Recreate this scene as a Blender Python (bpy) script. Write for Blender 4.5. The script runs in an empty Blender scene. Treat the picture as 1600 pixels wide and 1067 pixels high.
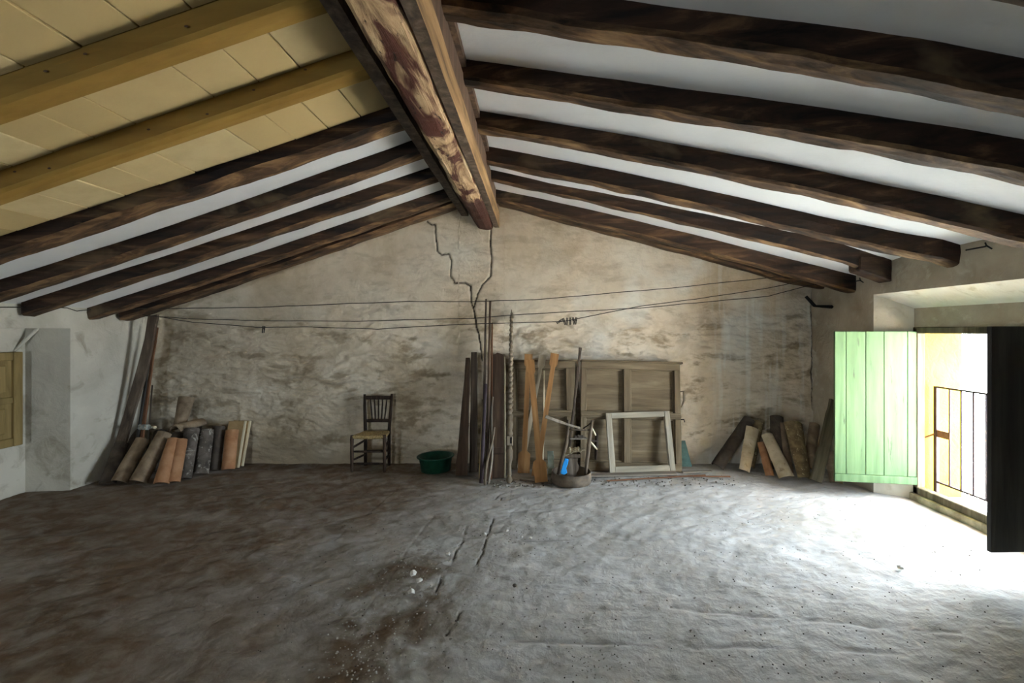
import bpy, bmesh, math, random
import numpy as np
from mathutils import Vector, Matrix, noise as mnoise

random.seed(7)
scene = bpy.context.scene
COL = scene.collection

# ------------------------------------------------------------------ camera
FPX, VPX, VPY, EYE = 740.0, 839.0, 516.0, 1.6
cam_d = bpy.data.cameras.new('camera')
cam_d.sensor_width = 36.0
cam_d.lens = FPX / 1600.0 * 36.0
cam_d.shift_x = -(VPX - 800.0) / 1600.0
cam_d.shift_y = -(533.5 - VPY) / 1600.0
cam_d.clip_start = 0.05
cam = bpy.data.objects.new('camera', cam_d)
cam.location = (0, 0, EYE)
cam.rotation_euler = (math.pi / 2, 0, 0)
COL.objects.link(cam)
scene.camera = cam

# ------------------------------------------------------------------ world and light
world = bpy.data.worlds.new('sky')
scene.world = world
world.use_nodes = True
bg = world.node_tree.nodes['Background']
bg.inputs['Color'].default_value = (0.75, 0.885, 1.0, 1)
bg.inputs['Strength'].default_value = 16.0

def portal(name, loc, rot, sx, sy):
    l = bpy.data.lights.new(name, 'AREA')
    l.shape = 'RECTANGLE'; l.size = sx; l.size_y = sy
    l.cycles.is_portal = True
    o = bpy.data.objects.new(name, l)
    o.location = loc; o.rotation_euler = rot
    COL.objects.link(o)
portal('window_daylight', (4.12, 3.75, 0.85), (0, math.pi / 2, 0), 1.9, 1.9)
REAR = [(-3.5, -2.7, 0.7, 1.6)]      # unseen opening added behind the camera to let in fill light
for (xa, xb, za, zb) in REAR:
    portal('rear_fill_daylight', ((xa + xb) / 2, -3.75, (za + zb) / 2), (math.pi / 2, 0, 0), xb - xa + .1, zb - za + .1)

# the sun stands behind the house: it lights the street below the window, not the room
sun_d = bpy.data.lights.new('sun', 'SUN'); sun_d.energy = 150.0; sun_d.angle = .01; sun_d.color = (1.0, .95, .86)
sun = bpy.data.objects.new('sun', sun_d); sun.rotation_euler = (0, math.radians(-36), 0); sun.location = (-4, 0, 9); COL.objects.link(sun)

vs = scene.view_settings
vs.view_transform = 'Standard'; vs.look = 'None'; vs.gamma = 1.0
vs.use_curve_mapping = False
vs.exposure = 1.78
scene.cycles.max_bounces = 10
scene.cycles.diffuse_bounces = 8
scene.cycles.sample_clamp_indirect = 8.0

# ------------------------------------------------------------------ place helpers
def P(x, y, Y):
    """photo point at real depth Y -> place"""
    return Vector(((x - VPX) / FPX * Y, Y, EYE - (y - VPY) / FPX * Y))
def F(x, y):
    """photo point standing on the floor"""
    Y = EYE * FPX / (y - VPY)
    return Vector(((x - VPX) / FPX * Y, Y, 0.0))

WALL_Y, LEFT_X, RIGHT_X, REAR_Y = 5.74, -4.70, 3.34, -3.6

def zl(X):   # underside of the left rafters
    return 1.72 + 0.345 * (X + 4.68)
def zr(X):   # underside of the right rafters
    t = (X + .48) / 3.82
    return 3.18 + (2.11 - 3.18) * t + .05 * 4 * t * (1 - t)
def drop(Y):  # the right slope sinks a little towards the gable
    t = np.clip((Y - 4.2) / .9, 0, 1); return -.115 * t * t * (3 - 2 * t)
def sl(X): return zl(X) + .12
def sr(X):
    t = (X + .48) / 3.82
    return zr(X) + .12 + .05 * t
def solve(x, y, fn, dz=0.0):
    u = (x - VPX) / FPX; v = (VPY - y) / FPX
    Ys = np.linspace(1.0, 7.0, 6001)
    i = int(np.argmin(np.abs(EYE + v * Ys - fn(u * Ys) - dz * drop(Ys))))
    return u * Ys[i], Ys[i]

# ------------------------------------------------------------------ numpy noise
def vnoise(x, y, seed):
    T = np.random.RandomState(seed).rand(256, 256)
    xi = np.floor(x).astype(int); yi = np.floor(y).astype(int)
    fx = x - xi; fy = y - yi
    fx = fx * fx * fx * (fx * (fx * 6 - 15) + 10); fy = fy * fy * fy * (fy * (fy * 6 - 15) + 10)
    a = T[xi & 255, yi & 255]; b = T[(xi + 1) & 255, yi & 255]
    c = T[xi & 255, (yi + 1) & 255]; d = T[(xi + 1) & 255, (yi + 1) & 255]
    return (a * (1 - fx) + b * fx) * (1 - fy) + (c * (1 - fx) + d * fx) * fy
def fbm(x, y, seed, oct=4, gain=.5):
    s = 0; amp = 1; tot = 0
    for k in range(oct):
        s = s + amp * vnoise(x * 2 ** k + 17.3 * k, y * 2 ** k + 9.1 * k, seed + k); tot += amp; amp *= gain
    return s / tot
def sstep(a, b, x):
    t = np.clip((x - a) / (b - a), 0, 1)
    return t * t * (3 - 2 * t)
def polydist(X, Y, pts):
    d = np.full(X.shape, 1e9)
    for (ax, ay), (bx, by) in zip(pts[:-1], pts[1:]):
        vx, vy = bx - ax, by - ay
        t = np.clip(((X - ax) * vx + (Y - ay) * vy) / (vx * vx + vy * vy + 1e-12), 0, 1)
        d = np.minimum(d, np.hypot(X - ax - t * vx, Y - ay - t * vy))
    return d

# ------------------------------------------------------------------ materials
MATS = {}
class NT:
    def __init__(s, name):
        s.m = bpy.data.materials.new(name); s.m.use_nodes = True
        s.t = s.m.node_tree; s.b = s.t.nodes['Principled BSDF']
        s.b.inputs['Specular IOR Level'].default_value = .25
        MATS[name] = s.m
    def n(s, kind, **kw):
        o = s.t.nodes.new(kind)
        for k, v in kw.items():
            if k in o.inputs: o.inputs[k].default_value = v
            else: setattr(o, k, v)
        return o
    def l(s, a, b): s.t.links.new(a, b)
    def coords(s, scale=(1, 1, 1), rnd=True, kind='Object'):
        tc = s.n('ShaderNodeTexCoord'); mp = s.n('ShaderNodeMapping')
        mp.inputs['Scale'].default_value = scale
        s.l(tc.outputs[kind], mp.inputs['Vector'])
        if rnd:
            oi = s.n('ShaderNodeObjectInfo'); mu = s.n('ShaderNodeVectorMath', operation='SCALE')
            mu.inputs[0].default_value = (37.1, 21.7, 11.3)
            s.l(oi.outputs['Random'], mu.inputs['Scale']); s.l(mu.outputs[0], mp.inputs['Location'])
        return mp.outputs[0]
    def noise(s, vec, scale, detail=4, rough=.55, dist=0):
        o = s.n('ShaderNodeTexNoise', Scale=scale, Detail=detail, Roughness=rough, Distortion=dist)
        s.l(vec, o.inputs['Vector']); return o.outputs['Fac']
    def ramp(s, fac, stops):
        r = s.n('ShaderNodeValToRGB'); e = r.color_ramp.elements
        while len(e) < len(stops): e.new(.5)
        for el, (p, c) in zip(e, stops):
            el.position = p; el.color = (*c, 1) if len(c) == 3 else c
        s.l(fac, r.inputs['Fac']); return r.outputs['Color']
    def mix(s, fac, a, b, mode='MIX'):
        o = s.n('ShaderNodeMix', data_type='RGBA', blend_type=mode)
        if isinstance(fac, float): o.inputs[0].default_value = fac
        else: s.l(fac, o.inputs[0])
        for v, i in ((a, 6), (b, 7)):
            if isinstance(v, tuple): o.inputs[i].default_value = (*v, 1)
            else: s.l(v, o.inputs[i])
        return o.outputs[2]
    def bump(s, h, strength=.4, dist=.02, prev=None):
        o = s.n('ShaderNodeBump', Strength=strength, Distance=dist)
        s.l(h, o.inputs['Height'])
        if prev is not None: s.l(prev, o.inputs['Normal'])
        return o.outputs['Normal']
    def attr(s, name):
        a = s.n('ShaderNodeAttribute', attribute_name=name); return a.outputs['Fac']
    def done(s, col=None, rough=.85, normal=None, metal=0.0):
        if col is not None:
            if isinstance(col, tuple): s.b.inputs['Base Color'].default_value = (*col, 1)
            else: s.l(col, s.b.inputs['Base Color'])
        s.b.inputs['Roughness'].default_value = rough
        s.b.inputs['Metallic'].default_value = metal
        if normal is not None: s.l(normal, s.b.inputs['Normal'])
        return s.m

def wood(name, dark, mid, light, axis=2, along=1.2, across=16., pos=(.3, .52, .72), rough=.8, bump=.5, patch=None):
    k = NT(name)
    sc = [across] * 3; sc[axis] = along
    v = k.coords(tuple(sc))
    f = k.noise(v, 1.0, 6, .62, .4)
    col = k.ramp(f, [(pos[0], dark), (pos[1], mid), (pos[2], light)])
    if patch:
        pc, lo, hi, psc = patch
        sc2 = [psc * 2.2] * 3; sc2[axis] = psc
        pf = k.noise(k.coords(tuple(sc2)), 1.0, 4, .6, .6)
        pm = k.ramp(pf, [(lo, (0, 0, 0)), (hi, (1, 1, 1))])
        col = k.mix(pm, col, pc)
    return k.done(col, rough, k.bump(f, bump, .012))

def plaster(name, base, alt, alt2=None, scale=1.6, rough=.95, bump=.5, bscale=9., fine=60.):
    k = NT(name)
    v = k.coords((1, 1, 1), rnd=False)
    f = k.noise(v, scale, 6, .6, .3)
    col = k.ramp(f, [(.32, alt), (.62, base)])
    if alt2:
        g = k.noise(v, scale * 2.3, 5, .6, .8)
        col = k.mix(k.ramp(g, [(.56, (0, 0, 0)), (.74, (1, 1, 1))]), col, alt2)
    h = k.noise(v, bscale, 5, .6, .5); h2 = k.noise(v, fine, 3, .6)
    nrm = k.bump(h2, bump * .4, .004, k.bump(h, bump, .03))
    return k.done(col, rough, nrm)

# walls
def wall_back_mat():
    k = NT('back_wall_plaster')
    v = k.coords((1, 1, 1), rnd=False)
    f = k.noise(v, 1.3, 6, .62, .3); g = k.noise(v, 7., 6, .62, .6); fine = k.noise(v, 45., 4, .6)
    col = k.ramp(f, [(.3, (.45, .355, .235)), (.5, (.64, .54, .41)), (.72, (.73, .66, .54))])
    col = k.mix(k.ramp(g, [(.48, (0, 0, 0)), (.8, (.5, .5, .5))]), col, (.40, .325, .225))
    col = k.mix(k.attr('stain'), col, (.235, .175, .105))
    col = k.mix(k.attr('damp_brown'), col, (.33, .27, .19))
    col = k.mix(k.attr('lime'), col, (.74, .74, .68))
    col = k.mix(k.attr('crack'), col, (.03, .022, .016))
    return k.done(col, .95, k.bump(fine, .5, .008, k.bump(g, .55, .025)))
wall_back_mat()
plaster('side_wall_plaster', (.56, .52, .43), (.42, .385, .31), (.32, .275, .205), 1.7, bump=.45, bscale=7.)
plaster('right_wall_plaster', (.46, .40, .31), (.33, .275, .20), (.54, .50, .41), 2.4, bump=.5, bscale=8.)
plaster('soffit_plaster', (.80, .80, .79), (.70, .70, .69), None, 1.1, bump=.22, bscale=4.)
plaster('niche_plaster', (.70, .67, .57), (.60, .56, .46), (.50, .45, .33), 2.6, bump=.4)
plaster('ochre_plaster', (.46, .26, .02), (.36, .19, .01), None, 3., bump=.4)

def floor_mat():
    k = NT('floor_screed')
    v = k.coords((1, 1, 1), rnd=False)
    f = k.noise(v, .9, 6, .6, .5); g = k.noise(v, 6., 6, .65, .6); fine = k.noise(v, 38., 5, .65)
    col = k.ramp(f, [(.3, (.33, .31, .28)), (.55, (.44, .43, .415)), (.75, (.53, .525, .515))])
    col = k.mix(k.ramp(g, [(.45, (0, 0, 0)), (.75, (.6, .6, .6))]), col, (.27, .25, .225))
    dm = k.n('ShaderNodeMath', operation='MULTIPLY'); k.l(k.attr('dirt'), dm.inputs[0])  # real dirt strip plus the brown shade painted over the left half
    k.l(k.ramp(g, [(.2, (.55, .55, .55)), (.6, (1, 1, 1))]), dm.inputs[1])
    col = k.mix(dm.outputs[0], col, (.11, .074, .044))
    speck = k.ramp(k.noise(v, 26., 2, .5), [(.70, (0, 0, 0)), (.76, (1, 1, 1))])
    col = k.mix(speck, col, (.13, .11, .09))
    col = k.mix(k.attr('crack'), col, (.05, .04, .032))
    return k.done(col, .88, k.bump(fine, .6, .008, k.bump(g, .5, .02)))
floor_mat()

wood('old_rafter_wood', (.007, .004, .003), (.032, .016, .009), (.17, .095, .045), axis=0, along=.9, across=11., pos=(.36, .56, .80), patch=((.12, .085, .045), .58, .74, 1.3))
wood('rafter_underside_lit', (.012, .007, .004), (.07, .038, .018), (.26, .16, .075), axis=0, along=1.6, across=9., pos=(.36, .52, .74))  # light bounced off the floor, painted as a tanner copy of the rafter wood
wood('yellow_beam_wood', (.15, .085, .016), (.21, .125, .026), (.26, .165, .042), axis=0, along=.5, across=5., pos=(.25, .5, .75), bump=.15)
wood('dark_plank', (.035, .024, .017), (.085, .06, .042), (.16, .12, .085))
wood('dark_brown_plank', (.03, .017, .011), (.07, .042, .026), (.14, .085, .05))
wood('tan_rail', (.06, .035, .018), (.22, .135, .06), (.34, .22, .11), axis=1, along=1.2, across=10., pos=(.3, .5, .7))
wood('grey_plank', (.13, .105, .08), (.22, .185, .145), (.33, .285, .23))
wood('door_wood', (.085, .060, .034), (.155, .115, .068), (.25, .19, .12), across=12.)
wood('door_wood_horizontal', (.085, .060, .034), (.155, .115, .068), (.25, .19, .12), axis=0, across=12.)
wood('sash_wood', (.22, .19, .14), (.34, .30, .23), (.45, .41, .33))
wood('sash_wood_horizontal', (.22, .19, .14), (.34, .30, .23), (.45, .41, .33), axis=0)
wood('orange_board', (.20, .095, .032), (.29, .145, .052), (.38, .205, .082), across=20., bump=.2)
wood('pale_board', (.30, .25, .18), (.42, .35, .25), (.52, .44, .32), across=20., bump=.2)
wood('turned_wood', (.09, .065, .042), (.19, .148, .10), (.32, .26, .19))
wood('red_lath', (.09, .04, .02), (.17, .075, .036), (.26, .13, .065))
wood('straw_stick', (.35, .26, .12), (.48, .37, .18), (.58, .46, .25))
wood('shutter_frame_brown', (.14, .09, .03), (.24, .165, .06), (.33, .23, .09), across=9.)
wood('chair_wood', (.010, .006, .004), (.026, .015, .009), (.075, .045, .028))
wood('old_chair_wood', (.05, .035, .024), (.12, .088, .06), (.25, .195, .14))
wood('frame_weathered', (.06, .047, .026), (.12, .098, .058), (.22, .185, .12))
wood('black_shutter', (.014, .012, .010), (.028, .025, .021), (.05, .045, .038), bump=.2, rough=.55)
wood('cream_lath', (.50, .42, .28), (.62, .53, .36), (.70, .62, .45), bump=.1)

def green_mat():
    k = NT('green_shutter_paint')
    v = k.coords((14, 14, 1.1))
    f = k.noise(v, 1., 6, .65, .5)
    col = k.ramp(f, [(.25, (.055, .10, .038)), (.5, (.085, .15, .062)), (.75, (.125, .20, .095))])
    s = k.noise(k.coords((30, 30, 3.)), 1., 5, .7, .3)
    col = k.mix(k.ramp(s, [(.62, (0, 0, 0)), (.70, (1, 1, 1))]), col, (.03, .045, .02))
    return k.done(col, .6, k.bump(f, .3, .006))
green_mat()

def log_mat():
    k = NT('ridge_log_wood')
    v = k.coords((9, 1.0, 9), rnd=False)
    f = k.noise(v, 1.2, 7, .66, .8)
    col = k.ramp(f, [(.3, (.12, .07, .04)), (.45, (.40, .27, .15)), (.62, (.60, .44, .26)), (.8, (.70, .56, .37))])
    r = k.noise(k.coords((5, 1.1, 5), rnd=False), 1.1, 4, .6, .9)
    col = k.mix(k.ramp(r, [(.47, (0, 0, 0)), (.54, (1, 1, 1))]), col, (.075, .024, .015))
    sx = k.n('ShaderNodeSeparateXYZ'); tc = k.n('ShaderNodeTexCoord'); k.l(tc.outputs['Object'], sx.inputs[0])
    ad = k.n('ShaderNodeMath', operation='MULTIPLY_ADD'); k.l(r, ad.inputs[0]); ad.inputs[1].default_value = .5; k.l(sx.outputs['Y'], ad.inputs[2])
    mr = k.n('ShaderNodeMapRange'); mr.inputs['From Min'].default_value = 3.62; mr.inputs['From Max'].default_value = 3.80; k.l(ad.outputs[0], mr.inputs['Value'])
    col = k.mix(mr.outputs[0], col, (.055, .02, .013))
    b = k.noise(k.coords((14, 4., 14), rnd=False), 1.5, 5, .7, 1.2)
    col = k.mix(k.ramp(b, [(.60, (0, 0, 0)), (.65, (1, 1, 1))]), col, (.012, .008, .006))
    return k.done(col, .8, k.bump(f, .8, .03))
log_mat()

def tile_mat(name, a, b, c, lich=None, lo=.55, hi=.63, scale=7.):
    k = NT(name)
    v = k.coords((1, 1, 1))
    f = k.noise(v, scale, 5, .6, .4)
    col = k.ramp(f, [(.3, a), (.52, b), (.72, c)])
    if lich:
        g = k.noise(v, scale * 2.4, 5, .65, .7)
        col = k.mix(k.ramp(g, [(lo, (0, 0, 0)), (hi, (1, 1, 1))]), col, lich)
    return k.done(col, .9, k.bump(k.noise(v, 40., 4, .6), .3, .006))
tile_mat('tile_grey_brown', (.11, .075, .045), (.21, .15, .095), (.31, .23, .15))
tile_mat('tile_terracotta', (.25, .115, .052), (.33, .165, .08), (.42, .235, .125))
tile_mat('tile_lichen', (.04, .032, .026), (.085, .068, .054), (.16, .13, .105), (.33, .30, .25), .55, .66)
tile_mat('tile_dark', (.035, .026, .020), (.065, .05, .038), (.11, .085, .065))
tile_mat('tile_ochre_moss', (.08, .058, .028), (.17, .12, .06), (.30, .225, .11), (.40, .33, .19), .60, .64, 10.)
tile_mat('tile_tan', (.22, .14, .06), (.30, .195, .09), (.38, .26, .13))
tile_mat('tile_pale', (.38, .30, .19), (.50, .41, .28), (.58, .49, .36), (.28, .21, .13), .60, .70)
def deck_mat():
    k = NT('ceiling_tile')
    v = k.coords((1, 1, 1))
    oi = k.n('ShaderNodeObjectInfo')
    col = k.ramp(oi.outputs['Random'], [(0., (.37, .275, .125)), (.55, (.44, .34, .165)), (1., (.53, .43, .235))])
    f = k.noise(v, 5., 5, .6, .3)
    col = k.mix(k.ramp(f, [(.4, (0, 0, 0)), (.8, (.5, .5, .5))]), col, (.36, .27, .13))
    return k.done(col, .9, k.bump(k.noise(v, 30., 4, .6), .2, .005))
deck_mat()
plaster('deck_mortar', (.46, .36, .185), (.40, .30, .14), None, 4., bump=.2)

def plain(name, c, rough=.7, metal=0., var=.25, scale=14.):
    k = NT(name)
    f = k.noise(k.coords((1, 1, 1)), scale, 4, .6)
    d = tuple(x * (1 - var) for x in c); e = tuple(min(1, x * (1 + var)) for x in c)
    return k.done(k.ramp(f, [(.35, d), (.65, e)]), rough, k.bump(f, .15, .004), metal)
plain('green_plastic', (.007, .052, .030), .45)
plain('teal_metal', (.06, .115, .10), .6)
plain('offcut_green', (.24, .27, .22), .8)
plain('wire_metal', (.035, .028, .022), .6, .3)
plain('black_iron', (.012, .010, .009), .6, .3)
plain('rail_iron', (.045, .03, .034), .6, .2)
plain('latch_rust', (.24, .12, .06), .8)
plain('blue_plastic', (.03, .33, .80), .45, 0, .12)
plain('rush', (.30, .215, .095), .9, 0, .45, 60.)
plain('ragged_straw', (.36, .30, .20), .95, 0, .4, 50.)
plain('crumb', (.30, .28, .245), .95, 0, .2, 30.)
plain('lump', (.52, .49, .44), .95, 0, .2, 30.)
plain('dark_crumb', (.06, .048, .038), .95)
plain('threshold_stone', (.42, .375, .26), .85, 0, .35, 9.)
plain('pin_wood', (.02, .016, .013), .8)
plain('hoop_wood', (.13, .10, .072), .8, 0, .35, 8.)
plain('rag', (.10, .08, .062), .95)
plain('pavement', (.5, .49, .46), .95)
k = NT('bottle_glass'); k.b.inputs['Transmission Weight'].default_value = .85; k.done((.85, .92, .90), .06)

# ------------------------------------------------------------------ object helpers
def mesh_of(name, v, f, mat, smooth=False):
    me = bpy.data.meshes.new(name)
    me.from_pydata([tuple(p) for p in v], [], f)
    me.materials.append(MATS[mat])
    bm = bmesh.new(); bm.from_mesh(me); bmesh.ops.recalc_face_normals(bm, faces=bm.faces); bm.to_mesh(me); bm.free()
    if smooth: me.polygons.foreach_set('use_smooth', [True] * len(me.polygons))
    me.update(); return me
def link(name, me, parent=None, M=None):
    o = bpy.data.objects.new(name, me); COL.objects.link(o)
    if parent is not None: o.parent = parent
    if M is not None: o.matrix_local = M
    return o
def tag(o, label, cat=None, group=None):
    o['label'] = label
    if cat: o['category'] = cat
    if group: o['group'] = group
    return o
def struct(o): o['kind'] = 'structure'; return o

class Thing:
    """an Empty at the base of a thing; parts are given in place coordinates"""
    def __init__(s, name, loc, label, cat, group=None, M=None):
        s.e = bpy.data.objects.new(name, None); s.e.empty_display_size = .1
        COL.objects.link(s.e)
        s.M = M if M is not None else Matrix.Translation(Vector(loc))
        s.e.matrix_world = s.M; s.inv = s.M.inverted()
        tag(s.e, label, cat, group)
    def part(s, name, vf, mat, smooth=False, under=None, local=False, label=None):
        v, f = vf
        if not local: v = [s.inv @ Vector(p) for p in v]
        o = link(name, mesh_of(name, v, f, mat, smooth), under or s.e)
        if label: o['label'] = label
        return o

def solo(name, vf, mat, label, cat, group=None, smooth=False, loc=None, M=None):
    """a thing that is one mesh; vf in place coordinates, or local when M is given"""
    v, f = vf
    if M is None:
        if loc is None:
            a = np.array([tuple(p) for p in v]); loc = Vector((a[:, 0].mean(), a[:, 1].mean(), a[:, 2].min()))
        M = Matrix.Translation(loc); inv = M.inverted(); v = [inv @ Vector(p) for p in v]
    o = link(name, mesh_of(name, v, f, mat, smooth)); o.matrix_world = M
    tag(o, label, cat, group)
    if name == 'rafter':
        o.data.materials.append(MATS['rafter_underside_lit'])  # bottom faces take the wood with bounced light painted in
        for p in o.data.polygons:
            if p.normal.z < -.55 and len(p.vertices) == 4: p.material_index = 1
    return o

def box(a, b):
    (x0, y0, z0), (x1, y1, z1) = a, b
    v = [(x0, y0, z0), (x1, y0, z0), (x1, y1, z0), (x0, y1, z0), (x0, y0, z1), (x1, y0, z1), (x1, y1, z1), (x0, y1, z1)]
    return v, [(0, 3, 2, 1), (4, 5, 6, 7), (0, 1, 5, 4), (1, 2, 6, 5), (2, 3, 7, 6), (3, 0, 4, 7)]
def chamfer(vf, w):
    bm = bmesh.new(); vs_ = [bm.verts.new(p) for p in vf[0]]
    for f in vf[1]: bm.faces.new([vs_[i] for i in f])
    bmesh.ops.bevel(bm, geom=bm.edges[:], offset=w, segments=1, affect='EDGES', profile=.5)
    bm.verts.index_update()
    r = [tuple(v.co) for v in bm.verts], [[v.index for v in f.verts] for f in bm.faces]
    bm.free(); return r
def merge(*vfs):
    V, Fc = [], []
    for v, f in vfs:
        n = len(V); V += [tuple(p) for p in v]; Fc += [tuple(i + n for i in q) for q in f]
    return V, Fc
def xf(vf, M): return [M @ Vector(p) for p in vf[0]], vf[1]
def loft(secs, cap=True, closed=True):
    n = len(secs[0]); V = [tuple(p) for s_ in secs for p in s_]; Fc = []
    for i in range(len(secs) - 1):
        for j in range(n if closed else n - 1):
            k_ = (j + 1) % n
            Fc.append((i * n + j, i * n + k_, (i + 1) * n + k_, (i + 1) * n + j))
    if cap and closed:
        Fc.append(tuple(range(n))[::-1]); Fc.append(tuple((len(secs) - 1) * n + j for j in range(n)))
    return V, Fc
def tube(pts, r, n=8):
    pts = [Vector(p) for p in pts]; secs = []
    rs = r if isinstance(r, (list, tuple)) else [r] * len(pts)
    for i, p in enumerate(pts):
        d = (pts[min(i + 1, len(pts) - 1)] - pts[max(i - 1, 0)]).normalized()
        u = d.cross(Vector((0, 1, 0)) if abs(d.y) < .9 else Vector((1, 0, 0))).normalized(); w = d.cross(u)
        secs.append([p + rs[i] * (math.cos(2 * math.pi * k_ / n) * u + math.sin(2 * math.pi * k_ / n) * w) for k_ in range(n)])
    return loft(secs)
def lathe(prof, n=24, cap=True):
    return loft([[(r * math.cos(2 * math.pi * k_ / n), r * math.sin(2 * math.pi * k_ / n), z) for k_ in range(n)] for r, z in prof], cap)
def prism(outline, th):
    """outline in local x,z; thickness along y, centred"""
    n = len(outline)
    v = [(x, -th / 2, z) for x, z in outline] + [(x, th / 2, z) for x, z in outline]
    f = [tuple(range(n)), tuple(range(2 * n - 1, n - 1, -1))] + [(i, i + n, (i + 1) % n + n, (i + 1) % n) for i in range(n)]
    return v, f
def frame(b, t, face=(0, -1, 0)):
    """matrix whose z runs from b to t and whose -y looks towards face"""
    z = (t - b).normalized(); f = Vector(face); f = (f - f.dot(z) * z).normalized()
    y = -f; x = y.cross(z)
    M = Matrix((x, y, z)).transposed().to_4x4(); M.translation = b; return M
def ground(o, z=0.0):
    """lift or lower a thing until its lowest point rests on the floor"""
    bpy.context.view_layer.update()
    lo = 1e9
    for q in [o] + list(o.children):
        if q.type == 'MESH':
            for v in q.data.vertices: lo = min(lo, (o.matrix_world @ (q.matrix_local if q is not o else Matrix()) @ v.co).z)
    o.location.z += z - lo
def board(L, w0, w1, th, bend=0., n=8, rough=.004, seed=1):
    """plank along z; slightly uneven edges, warped sideways by bend"""
    R = random.Random(seed); secs = []
    for i in range(n + 1):
        t = i / n; w = w0 + (w1 - w0) * t; cx = bend * 4 * t * (1 - t)
        a, b_ = cx - w / 2 + R.uniform(-rough, rough), cx + w / 2 + R.uniform(-rough, rough); c = min(.006, th * .25)
        secs.append([(a, -th / 2 + c, L * t), (a + c, -th / 2, L * t), (b_ - c, -th / 2, L * t), (b_, -th / 2 + c, L * t),
                     (b_, th / 2 - c, L * t), (b_ - c, th / 2, L * t), (a + c, th / 2, L * t), (a, th / 2 - c, L * t)])
    return loft(secs)
def barrel(L, w0, w1, th=.016, arc=165., n=10, m=6, seed=0):
    """curved roof tile along z, hollow side towards +y"""
    R = random.Random(seed); secs = []
    for i in range(m + 1):
        t = i / m; w = w0 + (w1 - w0) * t; r = w / 2 / math.sin(math.radians(arc / 2)); s_ = []
        wob = R.uniform(-.002, .002)
        for side, rr in ((0, r), (1, r - th)):
            for j in range(n + 1):
                jj = j if side == 0 else n - j
                a = math.radians(-arc / 2 + arc * jj / n)
                s_.append((rr * math.sin(a) + wob, -rr * math.cos(a) + r * math.cos(math.radians(arc / 2)), L * t))
        secs.append(s_)
    return loft(secs)
def grid_obj(name, X, Y, Z, mat, attrs=None, smooth=True):
    ny, nx = X.shape
    me = bpy.data.meshes.new(name)
    me.vertices.add(nx * ny)
    me.vertices.foreach_set('co', np.stack([X, Y, Z], -1).astype(np.float32).ravel())
    i = np.arange(ny * nx).reshape(ny, nx)
    q = np.stack([i[:-1, :-1], i[:-1, 1:], i[1:, 1:], i[1:, :-1]], -1).reshape(-1, 4)
    me.loops.add(q.size); me.loops.foreach_set('vertex_index', q.ravel().astype(np.int32))
    me.polygons.add(len(q)); me.polygons.foreach_set('loop_start', np.arange(0, q.size, 4, dtype=np.int32))
    me.update(calc_edges=True)
    if smooth: me.polygons.foreach_set('use_smooth', np.ones(len(q), dtype=bool))
    for n_, a in (attrs or {}).items():
        at = me.attributes.new(n_, 'FLOAT', 'POINT'); at.data.foreach_set('value', a.astype(np.float32).ravel())
    me.materials.append(MATS[mat]); me.validate()
    return link(name, me)

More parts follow.
